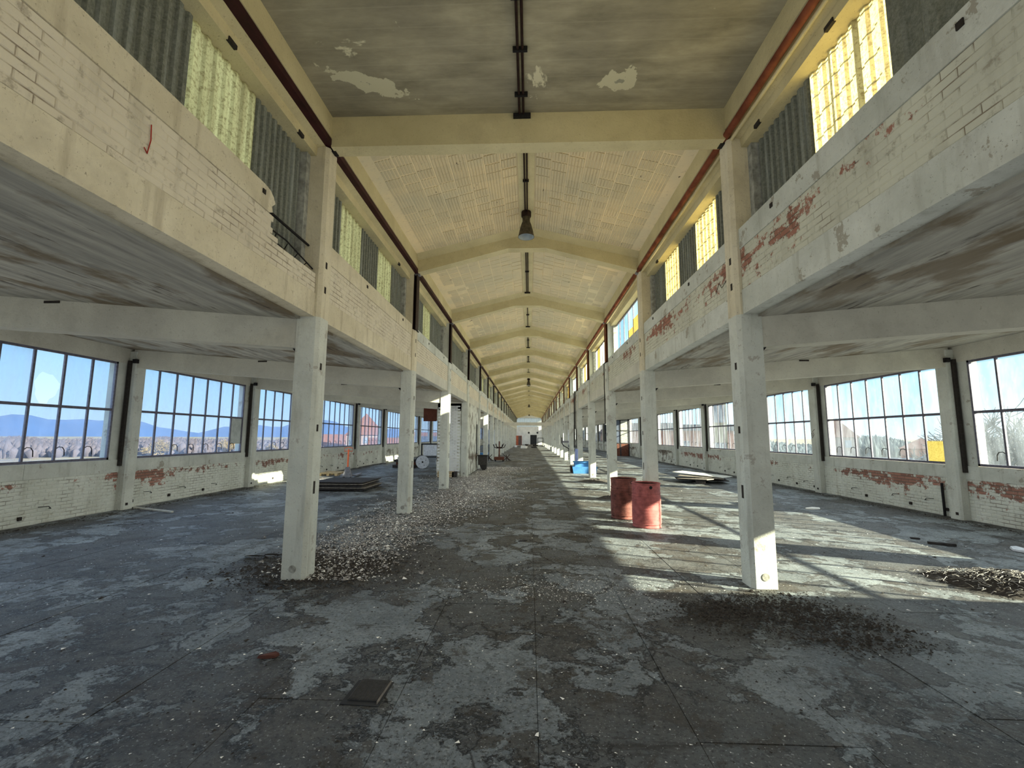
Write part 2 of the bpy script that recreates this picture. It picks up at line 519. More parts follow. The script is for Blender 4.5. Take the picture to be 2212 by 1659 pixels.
# ------------------------------------------------------------------ mesh helpers
class MB:
    def __init__(s):
        s.v = []
        s.f = []

    def add(s, vs_, fs_):
        b = len(s.v)
        s.v.extend(vs_)
        s.f.extend([tuple(b + i for i in f) for f in fs_])
        return s

    def box(s, x0, x1, y0, y1, z0, z1):
        if x0 > x1: x0, x1 = x1, x0
        if y0 > y1: y0, y1 = y1, y0
        if z0 > z1: z0, z1 = z1, z0
        return s.add([(x0, y0, z0), (x1, y0, z0), (x1, y1, z0), (x0, y1, z0), (x0, y0, z1), (x1, y0, z1), (x1, y1, z1), (x0, y1, z1)],
                     [(0, 3, 2, 1), (4, 5, 6, 7), (0, 1, 5, 4), (1, 2, 6, 5), (2, 3, 7, 6), (3, 0, 4, 7)])

    def prism_y(s, prof, y0, y1):
        """profile of (x, z) points extruded along y"""
        n = len(prof)
        vs_ = [(x, y0, z) for x, z in prof] + [(x, y1, z) for x, z in prof]
        fs_ = [tuple(range(n))[::-1], tuple(range(n, 2 * n))]
        fs_ += [(i, (i + 1) % n, n + (i + 1) % n, n + i) for i in range(n)]
        return s.add(vs_, fs_)

    def prism_z(s, prof, z0, z1):
        n = len(prof)
        vs_ = [(x, y, z0) for x, y in prof] + [(x, y, z1) for x, y in prof]
        fs_ = [tuple(range(n))[::-1], tuple(range(n, 2 * n))]
        fs_ += [(i, (i + 1) % n, n + (i + 1) % n, n + i) for i in range(n)]
        return s.add(vs_, fs_)

    def hexa(s, p):
        """8 points: bottom ring then top ring"""
        return s.add(list(p), [(0, 3, 2, 1), (4, 5, 6, 7), (0, 1, 5, 4), (1, 2, 6, 5), (2, 3, 7, 6), (3, 0, 4, 7)])

    def tube(s, path, r, n=8, r1=None, cap=True):
        path = [Vector(p) for p in path]
        m = len(path)
        base = len(s.v)
        prev = None
        for i, p in enumerate(path):
            d = (path[min(i + 1, m - 1)] - path[max(i - 1, 0)])
            if d.length < 1e-9:
                d = Vector((0, 0, 1))
            d.normalize()
            a = prev if prev is not None else (Vector((0, 0, 1)) if abs(d.z) < .9 else Vector((1, 0, 0)))
            u = d.cross(a)
            if u.length < 1e-6:
                u = d.cross(Vector((0, 1, 0)))
            u.normalize()
            w = u.cross(d).normalized()
            prev = w
            rr = r if r1 is None else r + (r1 - r) * i / max(1, m - 1)
            for k in range(n):
                t = 2 * math.pi * k / n
                s.v.append(tuple(p + u * (rr * math.cos(t)) + w * (rr * math.sin(t))))
        for i in range(m - 1):
            for k in range(n):
                a0 = base + i * n + k
                a1 = base + i * n + (k + 1) % n
                s.f.append((a0, a1, a1 + n, a0 + n))
        if cap:
            s.f.append(tuple(base + k for k in range(n))[::-1])
            s.f.append(tuple(base + (m - 1) * n + k for k in range(n)))
        return s

    def lathe(s, prof, c=(0, 0, 0), n=24, axis='z', cap=False):
        base = len(s.v)
        for r, h in prof:
            for k in range(n):
                t = 2 * math.pi * k / n
                a, b = r * math.cos(t), r * math.sin(t)
                if axis == 'z':
                    s.v.append((c[0] + a, c[1] + b, c[2] + h))
                elif axis == 'x':
                    s.v.append((c[0] + h, c[1] + a, c[2] + b))
                else:
                    s.v.append((c[0] + a, c[1] + h, c[2] + b))
        for i in range(len(prof) - 1):
            for k in range(n):
                a0 = base + i * n + k
                a1 = base + i * n + (k + 1) % n
                s.f.append((a0, a1, a1 + n, a0 + n))
        if cap:
            s.f.append(tuple(base + k for k in range(n))[::-1])
            s.f.append(tuple(base + (len(prof) - 1) * n + k for k in range(n)))
        return s

    def mesh(s, name, mat=None, smooth=False):
        me = bpy.data.meshes.new(name)
        me.from_pydata(s.v, [], s.f)
        me.update()
        if mat:
            me.materials.append(MATS[mat])
        if smooth:
            me.shade_smooth()
        return me

    def obj(s, name, mat=None, parent=None, smooth=False):
        return link(name, s.mesh(name, mat, smooth), parent)


def link(name, me, parent=None, loc=None):
    o = bpy.data.objects.new(name, me)
    COL.objects.link(o)
    if parent is not None:
        o.parent = parent
    if loc is not None:
        o.location = loc
    return o


def tag(o, label, cat=None, group=None, kind=None):
    o['label'] = label
    if cat: o['category'] = cat
    if group: o['group'] = group
    if kind: o['kind'] = kind
    return o


def thing(name, label, cat, loc=(0, 0, 0), rz=0., group=None, kind=None):
    o = link(name, None, None, loc)
    o.rotation_euler = (0, 0, rz)
    return tag(o, label, cat, group, kind)


ORD = ['zeroth', 'first', 'second', 'third', 'fourth', 'fifth', 'sixth', 'seventh', 'eighth', 'ninth', 'tenth', 'eleventh', 'twelfth',
       'thirteenth', 'fourteenth', 'fifteenth', 'sixteenth', 'seventeenth', 'eighteenth', 'nineteenth', 'twentieth', 'twenty-first', 'twenty-second']
SIDE = {-1: 'left', 1: 'right'}

# ------------------------------------------------------------------ dimensions
Y1, D, CD = 5.69, 4.873, .31
K0, K1 = -1, 21
yk = lambda k: Y1 + (k - 1) * D
YB, YF = -6.2, yk(21) + .31
ZS = 3.38        # underside of the lower edge beam
ZR, ZE, ZE0 = 6.90, 6.25, 6.26
slab_z = lambda x: 3.35 + .083 * (abs(x) - 3.04)
beam_z = lambda x: 2.96 + .074 * (abs(x) - 3.04)

# ------------------------------------------------------------------ floor
floor = thing('floor', 'worn grey concrete floor of the hall with lifted dark screed patches', 'floor', kind='structure')
MB().box(-10.2, 10.2, YB, YF + 2, -.3, -.012).obj('joint_bed', 'floor_joint', floor)
LW, LL = .96, 2.4365
X0 = .12
far = MB()
slab_cache = {}
for i in range(-11, 11):
    xa, xb = X0 + i * LW, X0 + (i + 1) * LW
    xa2, xb2 = max(xa, -10.1), min(xb, 10.1)
    if xb2 - xa2 < .05: continue
    off = (i * 37 % 5) * .31
    j = 0
    y = YB - off
    while y < YF + 1.5:
        ln = LL * (1 if (i + j) % 3 else 2)
        ya, yb = max(y, YB), min(y + ln, YF + 1.8)
        near = 1.0 < yb and ya < 19
        g = .0025
        if yb - ya > .05:
            dz = ((i * 7 + j * 13) % 5) * .0012
            if near:
                b = MB()
                cx, cyy = (xa2 + xb2) / 2, (ya + yb) / 2
                key = (round(xb2 - xa2, 3), round(yb - ya, 3))
                if key not in slab_cache:
                    hx, hy = key[0] / 2 - g / 2, key[1] / 2 - g / 2
                    c = .002
                    b.hexa([(-hx, -hy, -.05), (hx, -hy, -.05), (hx, hy, -.05), (-hx, hy, -.05),
                            (-hx, -hy, -c), (hx, -hy, -c), (hx, hy, -c), (-hx, hy, -c)])
                    b.add([(-hx, -hy, -c), (hx, -hy, -c), (hx, hy, -c), (-hx, hy, -c),
                           (-hx + c, -hy + c, 0), (hx - c, -hy + c, 0), (hx - c, hy - c, 0), (-hx + c, hy - c, 0)],
                          [(4, 5, 6, 7), (0, 1, 5, 4), (1, 2, 6, 5), (2, 3, 7, 6), (3, 0, 4, 7)])
                    slab_cache[key] = b.mesh('slab', 'floor_concrete')
                link('slab', slab_cache[key], floor, (cx, cyy, -dz))
            else:
                far.box(xa2 + g / 2, xb2 - g / 2, ya + g / 2, yb - g / 2, -.05, -dz)
        y += ln
        j += 1
o = far.obj('slab_field', 'floor_concrete', floor)
o['kind'] = 'stuff'

# ------------------------------------------------------------------ bricks
BL, BH = .228, .0725


def brick_mesh(axis_x, w, mat, jit):
    r = random.Random(jit)
    hx, hz = w / 2 - .004, BH / 2 - .0055
    b = MB()
    j = lambda a: r.uniform(-a, a)
    back = [(-.03, -hx, -hz), (-.03, hx, -hz), (-.03, hx, hz), (-.03, -hx, hz)]
    mid = [(.0, -hx + j(.002), -hz + j(.002)), (.0, hx + j(.002), -hz + j(.002)), (.0, hx, hz + j(.002)), (.0, -hx, hz + j(.002))]
    c = .006
    t = j(.002)
    front = [(.005 + t, -hx + c, -hz + c), (.005 + t, hx - c, -hz + c + j(.002)), (.005 - t, hx - c, hz - c), (.005, -hx + c + j(.004), hz - c)]
    vs_ = back + mid + front
    if axis_x < 0:
        vs_ = [(-x, y, z) for x, y, z in vs_]
    fs_ = [(0, 1, 5, 4), (1, 2, 6, 5), (2, 3, 7, 6), (3, 0, 4, 7), (4, 5, 9, 8), (5, 6, 10, 9), (6, 7, 11, 10), (7, 4, 8, 11), (8, 9, 10, 11)]
    b.add(vs_, fs_)
    return b.mesh('brick', mat)


def lay_bricks(parent, x_face, nx, spans, z0, z1, mat, ymin, limit=300, ymax_geo=30, skip=None):
    """bricks on the plane x = x_face whose outside normal is nx; the nearest LIMIT are objects, the rest one part"""
    meshes = [brick_mesh(nx, BL, mat, 11 * i + 3) for i in range(5)]
    half = brick_mesh(nx, BL / 2, mat, 99)
    rest = MB()
    cells = []
    rows = int(round((z1 - z0) / BH))
    for (ya, yb) in spans:
        for rr in range(rows):
            z = z0 + (rr + .5) * (z1 - z0) / rows
            y = ya + (BL / 2 if rr % 2 else 0)
            if rr % 2:
                cells.append((ya + BL / 4, z, 1, ))
            while y + BL <= yb + .03:
                cells.append((y + BL / 2, z, 0))
                y += BL
            if yb - y > .07:
                cells.append((min(y + BL / 4, yb - BL / 4 + .005), z, 1))
    cells = [c for c in cells if c[0] > ymin and not (skip and skip(c[0], c[1]))]
    cells.sort(key=lambda c: c[0])
    for i, (y, z, hf) in enumerate(cells):
        if i < limit:
            link('brick', half if hf else meshes[rnd.randrange(5)], parent, (x_face, y, z))
        elif y < ymax_geo:
            w = (BL / 2 if hf else BL) / 2 - .006
            h = BH / 2 - .0055
            e = .006 + rnd.uniform(-.002, .002)
            rest.add([(x_face, y - w, z - h), (x_face, y + w, z - h), (x_face, y + w, z + h), (x_face, y - w, z + h),
                      (x_face + nx * e, y - w + .004, z - h + .004), (x_face + nx * e, y + w - .004, z - h + .004),
                      (x_face + nx * e, y + w - .004, z + h - .004), (x_face + nx * e, y - w + .004, z + h - .004)],
                     [(4, 5, 6, 7), (0, 1, 5, 4), (1, 2, 6, 5), (2, 3, 7, 6), (3, 0, 4, 7)])
    if rest.v:
        o = rest.obj('brickwork', mat, parent)
        o['kind'] = 'stuff'


# ------------------------------------------------------------------ side walls
for sd in (-1, 1):
    nm = 'wall_' + SIDE[sd]
    w = thing(nm, f'{SIDE[sd]} outer wall of flaking whitewashed brick below the long row of windows', 'wall', kind='structure')
    b = MB()
    xin, xo = 9.88 * sd, 10.12 * sd
    b.box(xin, xo, YB, YF, -.3, .90)
    b.obj('backing', 'brick_side_mortar', w)
    spans = [(yk(k) + CD, yk(k + 1)) for k in range(0, 7)]
    lay_bricks(w, xin, -sd, spans, 0.0, .90, 'brick_side', 6.6 if sd < 0 else 7.9)
    b = MB()
    for k in range(K0 - 1, K1):
        ya, yb = (yk(k) + CD if k >= K0 else YB), yk(k + 1)
        # sill band in two cast lengths
        ym = ya + (yb - ya) * (.55 if k % 2 else .42)
        b.box(9.865 * sd, xo, ya, ym - .004, .90, 1.20)
        b.box(9.867 * sd, xo, ym + .004, yb, .90, 1.20)
    b.obj('sill_band', 'wall_band', w)
    b = MB()
    b.box(9.88 * sd, 10.12 * sd, YB, YF, 3.55, 4.10)
    b.obj('lintel', 'aisle_beam_paint', w)
    b = MB()
    for k in range(K0, K1 + 1):
        y = yk(k)
        b.box(9.90 * sd, 10.12 * sd, y - .27, y + CD + .02, 1.20, 3.55)
    b.obj('jamb', 'wall_band', w)
    # pilasters with the rusty guide rail beside them
    for k in range(K0, K1):
        y = yk(k)
        c = .035
        MB().prism_z([(9.69 * sd, y + c), ((9.69 + c) * sd, y), (9.90 * sd, y), (9.90 * sd, y + CD), ((9.69 + c) * sd, y + CD), (9.69 * sd, y + CD - c)][::sd], 0, 3.86).obj('pilaster', 'column_paint', w)
        MB().box(9.80 * sd, 9.87 * sd, y - .065, y - .003, 1.05, 3.62).obj('guide_rail', 'socket_dark', w)
        MB().box(9.68 * sd, 9.70 * sd, y + .08, y + .14, .10, .16).obj('bolt_plate', 'socket_dark', w)
        b = MB()
        b.box(9.66 * sd, 9.76 * sd, y - .06, y + .02, 3.56, 3.66)
        b.box(9.66 * sd, 9.72 * sd, y + .08, y + .20, 3.50, 3.60)
        b.obj('iron_bracket', 'black_iron', w)
    # bent hooks and small boxes near the floor
    for k in range(1, 8):
        for q in range(3):
            y = yk(k) + .9 + q * 1.25 + rnd.uniform(-.2, .2)
            z = .27 + rnd.uniform(-.03, .05)
            x = 9.86 * sd
            MB().tube([(x, y, z), (x - .07 * sd, y - .02, z), (x - .08 * sd, y - .08, z + .05), (x - .06 * sd, y - .26, z + .06)], .008, 5).obj('hook', 'black_iron', w)
            MB().box(9.84 * sd, 9.88 * sd, y - .55, y - .49, .12, .19).obj('outlet_box', 'socket_dark', w)

# ------------------------------------------------------------------ side windows
NP = 7
FR, BAR = .045, .042
win_no = 0
pane_cache = {}


def pane_mesh(w, h, mat):
    key = (round(w, 3), round(h, 3), mat)
    if key not in pane_cache:
        pane_cache[key] = MB().box(-.002, .002, -w / 2, w / 2, -h / 2, h / 2).mesh('pane', mat)
    return pane_cache[key]


def bar_mesh(name, dims, mat='window_steel'):
    key = (name, tuple(round(d, 3) for d in dims), mat)
    if key not in pane_cache:
        a, b_, c = dims
        pane_cache[key] = MB().box(-a / 2, a / 2, -b_ / 2, b_ / 2, -c / 2, c / 2).mesh(name, mat)
    return pane_cache[key]


def stay_mesh(sd):
    key = ('stay', sd)
    if key not in pane_cache:
        b = MB().tube([(0, 0, 0), (-.03 * sd, .01, .03), (-.05 * sd, .07, .02), (-.05 * sd, .11, -.04), (-.05 * sd, .12, -.16)], .009, 5)
        pane_cache[key] = b.mesh('window_stay', 'black_iron')
    return pane_cache[key]


for sd in (-1, 1):
    for k in range(K0 - 1, K1):
        ya = (yk(k) + CD + .06) if k >= K0 else YB + .3
        yb = yk(k + 1) - .285
        n = NP if k >= K0 else 3
        win_no += 1
        if k >= 1:
            lab = f'{ORD[k]} steel-framed factory window from the near end of the {SIDE[sd]} outer wall'
        else:
            lab = f'steel-framed window of the {SIDE[sd]} outer wall behind the camera, {["nearest", "middle", "last"][-k]} one'
        W = thing(f'window_{win_no}', lab, 'window', kind='structure')
        gx = 9.915 * sd
        z0, zt, z1 = 1.205, 2.39, 3.55
        b = MB()
        b.box(gx - .03, gx + .03, ya, yb, z0, z0 + FR + .01)
        b.box(gx - .03, gx + .03, ya, yb, z1 - FR, z1)
        b.box(gx - .03, gx + .03, ya, ya + FR, z0, z1)
        b.box(gx - .03, gx + .03, yb - FR, yb, z0, z1)
        b.obj('window_frame', 'window_steel', W)
        pw = (yb - ya) / n
        link('transom', bar_mesh('transom', (.05, yb - ya, .056)), W, (gx, (ya + yb) / 2, zt))
        gm = 'glass_west' if sd < 0 else 'glass_east'
        detail = k <= 9
        block = MB()
        for i in range(n):
            yc = ya + (i + .5) * pw
            if i:
                if detail:
                    link('mullion', bar_mesh('mullion', (.04, BAR, z1 - z0)), W, (gx, ya + i * pw, (z0 + z1) / 2))
                    if 1 <= k <= 5 and i >= 2:
                        link('window_stay', stay_mesh(sd), W, (gx - .03 * sd, ya + i * pw + .015, z0 + .30))
                else:
                    block.box(gx - .02, gx + .02, ya + i * pw - BAR / 2, ya + i * pw + BAR / 2, z0, z1)
            for (za, zb, row) in ((z0, zt, 0), (zt, z1, 1)):
                h = zb - za
                m = gm
                if sd > 0 and k <= -1:
                    m = 'opaque_pane'  # unseen panes behind the camera made opaque to hold back the sun
                if sd < 0 and k == 2 and i == n - 1 and row == 0:
                    # a replacement board with a clear strip below it
                    link('pane', pane_mesh(pw, h * .74, 'opaque_pane'), W, (gx, yc, za + h * .63))
                    link('pane', pane_mesh(pw, h * .24, gm), W, (gx, yc, za + h * .13))
                    continue
                if sd < 0 and k == 1 and row == 1 and abs(yc - 8.75) < pw / 2:
                    # broken pane: glass around a ragged hole
                    hw, hh = pw / 2, h / 2
                    ring = []
                    for q in range(22):
                        t = 2 * math.pi * q / 22
                        rr = 1 + .09 * math.sin(3 * t + 1) + .06 * math.sin(7 * t)
                        ring.append((.235 * rr * math.cos(t) - .01, (.30 * rr * math.sin(t) - .20) + (-.06 if -2.2 < t - 2 * math.pi * (t > math.pi) < -1.2 else 0)))
                    outer = []
                    for q in range(22):
                        t = 2 * math.pi * q / 22
                        cx_, sx_ = math.cos(t), math.sin(t)
                        s_ = min(hw / max(abs(cx_), 1e-6), hh / max(abs(sx_), 1e-6))
                        outer.append((cx_ * s_, sx_ * s_))
                    vs_ = [(0, a, c_) for a, c_ in ring] + [(0, a, c_) for a, c_ in outer]
                    fs_ = [(q, (q + 1) % 22, 22 + (q + 1) % 22, 22 + q) for q in range(22)]
                    b = MB().add(vs_, fs_)
                    for cc in ((0, 1), (1, 1), (1, 0), (0, 0)):
                        pass
                    o = b.obj('pane', gm, W)
                    o.location = (gx, yc, (za + zb) / 2)
                    o['label'] = 'broken pane with a large ragged hole'
                    continue
                if detail:
                    link('pane', pane_mesh(pw, h, m), W, (gx, yc, (za + zb) / 2))
                else:
                    pass
        if not detail:
            block.obj('glazing_bars', 'window_steel', W)['kind'] = 'stuff'
            g = MB()
            for i in range(n):
                g.box(gx - .002, gx + .002, ya + i * pw + .015, ya + (i + 1) * pw - .015, z0, z1)
            g.obj('panes', gm, W)['kind'] = 'stuff'
        if sd > 0 and k == 0:  # unseen slanted board added to shape the front edge of the sunlit floor
            b = MB().add([(9.99, .85, 1.2), (9.99, 4.30, 1.2), (9.99, 2.43, 3.55), (9.99, .85, 3.55), (10.01, .85, 1.2), (10.01, 4.30, 1.2), (10.01, 2.43, 3.55), (10.01, .85, 3.55)],
                         [(0, 3, 2, 1), (4, 5, 6, 7), (0, 1, 5, 4), (1, 2, 6, 5), (2, 3, 7, 6), (3, 0, 4, 7)])
            b.obj('sun_blocker', 'weathered_wood', W)
        if sd > 0 and k == 2:
            MB().box(gx - .012, gx - .006, ya + .07, ya + pw - .03, z0 + .02, z0 + .54).obj('taped_paper', 'yellow_paper', W)['label'] = 'yellow paper taped over the lowest pane'

# black downpipe on the right wall
o = MB().tube([(9.82, 11.13, 0), (9.82, 11.13, .76)], .028, 10).obj('standpipe', 'black_iron')
tag(o, 'short black pipe standing against the right outer wall beside a pilaster', 'pipe')

# ------------------------------------------------------------------ nave edge beams and parapets
for sd in (-1, 1):
    nm = 'wall_nave_' + SIDE[sd]
    w = thing(nm, f'{SIDE[sd]} inner parapet of whitewashed brick carried by the {SIDE[sd]} row of columns', 'wall', kind='structure')
    xi, xo = 2.81 * sd, 3.05 * sd
    mat = 'brick_nave' if sd < 0 else 'brick_nave_east'
    notch = (lambda y, z: sd < 0 and y > 4.70 - (z - 3.95) * .25 and y < 5.69 and z > 3.97)
    for k in range(K0 - 1, K1):
        ya, yb = (yk(k) + CD if k >= K0 else YB), yk(k + 1)
        ym = yb if k > -2 else yb
        MB().box(xi, xo, ya, yb, ZS, 3.70).obj('edge_beam', 'aisle_beam_paint' if k > 1 else ('upper_paint' if sd < 0 else 'wall_band'), w)
        if sd < 0 and k == 0:
            MB().box(2.822 * sd, xo, ya, yb, 3.70, 3.95).obj('backing', mat + '_mortar', w)
            MB().box(2.822 * sd, xo, ya, 4.62, 3.95, 4.25).obj('backing', mat + '_mortar', w)
            r = random.Random(3)
            b = MB()
            prof = [(ya, 4.25), (4.56, 4.25), (4.62, 4.28), (4.60, 4.34), (4.66, 4.40), (4.62, 4.46), (4.55, 4.505), (4.45, 4.52), (ya, 4.52)]
            vs_ = [(xi, a, c) for a, c in prof] + [(xo, a, c) for a, c in prof]
            nn = len(prof)
            b.add(vs_, [tuple(range(nn)), tuple(range(nn, 2 * nn))[::-1]] + [(i, nn + i, nn + (i + 1) % nn, (i + 1) % nn) for i in range(nn)])
            b.obj('cap_beam', 'upper_paint', w)
        else:
            MB().box(2.822 * sd, xo, ya, yb, 3.70, 4.25).obj('backing', mat + '_mortar', w)
            L = (yb - ya)
            MB().box(xi, xo, ya, yb, 4.25, 4.52).obj('cap_beam', 'upper_paint' if k < 2 and sd < 0 else 'wall_band', w)
        for q in (.33, .82):
            yq = ya + L * q if not (sd < 0 and k == 0) else ya + 4.56 * (q - .1)
            MB().box((2.80) * sd, 2.83 * sd, yq, yq + .05, 4.40, 4.45).obj('anchor_plate', 'socket_dark', w)
    spans = [(yk(k) + CD, yk(k + 1)) for k in range(0, 6)]
    lay_bricks(w, 2.822 * sd, -sd, spans, 3.70, 4.25, mat, 1.9, skip=notch if sd < 0 else None)

# reinforcing bars bent across the broken parapet
o = thing('reinforcing_bar', 'black bent reinforcing bars crossing the broken gap in the left parapet', 'rebar')
MB().tube([(-2.95, 4.66, 4.38), (-2.93, 5.10, 4.36), (-2.93, 5.66, 4.36)], .017, 6).obj('bar', 'black_iron', o)
MB().tube([(-2.90, 4.62, 4.06), (-2.90, 5.2, 4.00), (-2.90, 5.69, 3.98)], .017, 6).obj('bar', 'black_iron', o)
MB().tube([(-2.86, 4.66, 4.12), (-2.86, 5.0, 4.13), (-2.87, 5.69, 4.04)], .010, 6).obj('bar', 'black_iron', o)
for q in range(4):
    MB().tube([(-2.86, 4.8 + q * .24, 4.125 - q * .02), (-2.90, 4.8 + q * .24, 4.03)], .006, 5).obj('tie', 'black_iron', o)

# ------------------------------------------------------------------ columns
for sd in (-1, 1):
    for k in range(K0, K1):
        y = yk(k)
        if k >= 1:
            lab = f'{ORD[k]} white concrete column from the near end of the {SIDE[sd]} row'
        else:
            lab = f'white concrete column of the {SIDE[sd]} row {"beside" if k == 0 else "behind"} the camera'
        C_ = thing('concrete_column', lab, 'column', (2.74 * sd, y, 0), group=f'columns of the {SIDE[sd]} row', kind='structure')
        c = .045
        steel = (k >= 2 and sd < 0) or (k >= 3 and sd > 0)
        ztop = 4.40 if steel else 5.82
        pr = [(0, c), (c * sd, 0), (.30 * sd, 0), (.30 * sd, CD), (c * sd, CD), (0, CD - c)]
        if sd < 0: pr = pr[::-1]
        MB().prism_z(pr, 0, ZS).obj('shaft', 'column_paint', C_)
        MB().prism_z(pr, ZS, ztop).obj('upper_shaft', 'upper_paint' if k < 3 else 'column_paint', C_)
        # jamb beside the upper opening
        MB().box(.07 * sd, .36 * sd, 0.0 + .012, CD - .012, 4.40 if steel else 4.52, 5.82).obj('upper_shaft', 'upper_paint' if k < 3 else 'column_paint', C_)
        MB().box(.25 * sd, .40 * sd, -.10, CD + .10, 3.72, 5.72).obj('jamb', 'plaster_jamb', C_)
        if steel:
            b = MB()
            b.box(-.01 * sd, .005 * sd, .03, .28, 4.40, 5.80)
            b.box(.055 * sd, .065 * sd, .03, .28, 4.40, 5.80)
            b.box(.0, .06 * sd, .148, .162, 4.40, 5.80)
            p = b.obj('steel_post', 'dark_steel' if sd < 0 else 'rust_steel', C_)
            p['label'] = 'dark steel post' if sd < 0 else 'rusty steel post'
            MB().box(-.03 * sd, .08 * sd, .01, .30, 4.385, 4.402).obj('base_plate', 'black_iron', C_)
        if k >= 1 and k < 8:
            for zz, hh in ((1.13, .16), (1.90, .09), (2.72, .09), (3.78, .09), (4.13, .09)):
                MB().box(-.004 * sd, .01 * sd, .10, .145, zz - hh / 2, zz + hh / 2).obj('socket', 'socket_dark', C_)
            b = MB()
            b.tube([(.16 * sd, -.006, .14), (.16 * sd, .01, .14)], .045, 14)
            b.obj('pocket', 'pocket_grey', C_)

# ------------------------------------------------------------------ aisle beams and aisle ceilings
for sd in (-1, 1):
    for k in range(K0, K1):
        y = yk(k)
        b = MB()
        pts = []
        xa, xb = 3.04, 9.80
        b.hexa([(xa * sd, y + .02, beam_z(xa)), (xb * sd, y + .02, beam_z(xb)), (xb * sd, y + CD - .02, beam_z(xb)), (xa * sd, y + CD - .02, beam_z(xa)),
                (xa * sd, y + .02, slab_z(xa) + .03), (xb * sd, y + .02, slab_z(xb) + .03), (xb * sd, y + CD - .02, slab_z(xb) + .03), (xa * sd, y + CD - .02, slab_z(xa) + .03)])
        if k >= 1:
            lab = f'{ORD[k]} sloping concrete roof beam from the near end over the {SIDE[sd]} aisle'
        else:
            lab = f'sloping concrete roof beam over the {SIDE[sd]} aisle {"beside" if k == 0 else "behind"} the camera'
        o = b.obj('aisle_beam', 'aisle_beam_paint')
        tag(o, lab, 'beam', f'roof beams over the {SIDE[sd]} aisle', 'structure')
        # cast-in slot and bracket at the column
        MB().box(6.4 * sd, 6.62 * sd, y + .008, y + .03, slab_z(6.5) - .045, slab_z(6.5) - .012).obj('slot', 'socket_dark', o)
        MB().add([(3.05 * sd, y + .10, 2.97), (3.13 * sd, y + .10, 2.965), (3.05 * sd, y + .10, 2.87), (3.05 * sd, y + .16, 2.97), (3.13 * sd, y + .16, 2.965), (3.05 * sd, y + .16, 2.87)],
                 [(0, 1, 2), (3, 5, 4), (0, 3, 4, 1), (1, 4, 5, 2), (2, 5, 3, 0)]).obj('gusset', 'black_iron', o)
    b = MB()
    xa, xb = 3.00, 10.45
    b.hexa([(xa * sd, YB, slab_z(xa)), (xb * sd, YB, slab_z(xb)), (xb * sd, YF, slab_z(xb)), (xa * sd, YF, slab_z(xa)),
            (xa * sd, YB, slab_z(xa) + .22), (xb * sd, YB, slab_z(xb) + .22), (xb * sd, YF, slab_z(xb) + .22), (xa * sd, YF, slab_z(xa) + .22)])
    o = b.obj('ceiling_' + SIDE[sd], 'aisle_soffit')
    tag(o, f'stained board-marked concrete ceiling over the {SIDE[sd]} aisle', 'ceiling', None, 'structure')

# ------------------------------------------------------------------ nave eaves, roof and ceiling
for sd in (-1, 1):
    tr = thing('trim_1' if sd < 0 else 'trim_2', f'stepped cream concrete eaves beam along the {SIDE[sd]} side of the high nave', 'beam', kind='structure')
    b = MB()
    prof = [(3.14, 5.68), (2.91, 5.68), (2.90, 5.80), (2.80, 5.83), (2.80, 5.93), (2.71, 5.95), (2.71, 6.30), (3.14, 6.30)]
    prof = [(x * sd, z) for x, z in prof]
    if sd > 0: prof = prof[::-1]
    b.prism_y(prof, YB, YF)
    b.obj('eaves_beam', 'beam_paint', tr)
    # broken spot
    for yy in (3.85, 5.2, 9.6):
        MB().box(2.895 * sd, 2.93 * sd, yy, yy + .12, 5.675, 5.72).obj('anchor_plate', 'socket_dark', tr)
    # eaves pipe
    lab = 'dark maroon steel pipe running along the left eaves' if sd < 0 else 'rust-orange steel pipe running along the right eaves'
    P = thing('eaves_pipe', lab, 'pipe')
    if sd < 0:
        MB().box(-2.80, -2.705, YB + .2, YF - .2, 5.84, 5.925).obj('pipe', 'maroon_pipe', P)
    else:
        MB().tube([(2.725, YB + .2, 5.865), (2.725, YF - .2, 5.865)], .045, 12).obj('pipe', 'rust_pipe', P, True)
        MB().tube([(2.79, YB + .2, 5.80), (2.79, YF - .2, 5.80)], .022, 8).obj('pipe', 'beam_paint', P, True)
    for k in range(0, K1):
        MB().box(2.68 * sd, 2.80 * sd, yk(k) + .09, yk(k) + .20, 5.80, 5.93).obj('pipe_clip', 'black_iron' if k < 2 else 'grey_metal', P)

# flat first bays
o = MB().box(-3.14, 3.14, YB, Y1 + .21, ZE0, ZE0 + .25).obj('ceiling', 'board_concrete')
tag(o, 'flat board-marked concrete ceiling of the nearest bay above the camera', 'ceiling', None, 'structure')
o = MB().prism_y([(-3.14, 5.9), (3.14, 5.9), (3.14, 6.5), (0, 7.2), (-3.14, 6.5)][::-1], Y1 + .225, Y1 + .30).obj('wall_gable', 'tile_joint') if False else MB().prism_y([(-3.14, 6.27), (-3.14, 6.55), (0, 7.15), (3.14, 6.55), (3.14, 6.27)], Y1 + .215, Y1 + .30).obj('wall_gable', 'tile_joint')
tag(o, 'low cream gable infill above the nearest straight roof beam', 'wall', None, 'structure')
# pitched ceiling of the rest
pc = thing('ceiling_nave', 'pitched ceiling of limewashed hollow clay tiles along the nave', 'ceiling', kind='structure')
for sd in (-1, 1):
    b = MB()
    ya, yb = Y1 + .21, YF
    b.hexa([(0, ya, ZR + .02), (3.14 * sd, ya, ZE - .12 + .02), (3.14 * sd, yb, ZE - .12 + .02), (0, yb, ZR + .02),
            (0, ya, ZR + .2), (3.14 * sd, ya, ZE + .1), (3.14 * sd, yb, ZE + .1), (0, yb, ZR + .2)])
    b.obj('roof_slab', 'tile_joint', pc)
SL = math.atan2(ZR - ZE, 2.71)


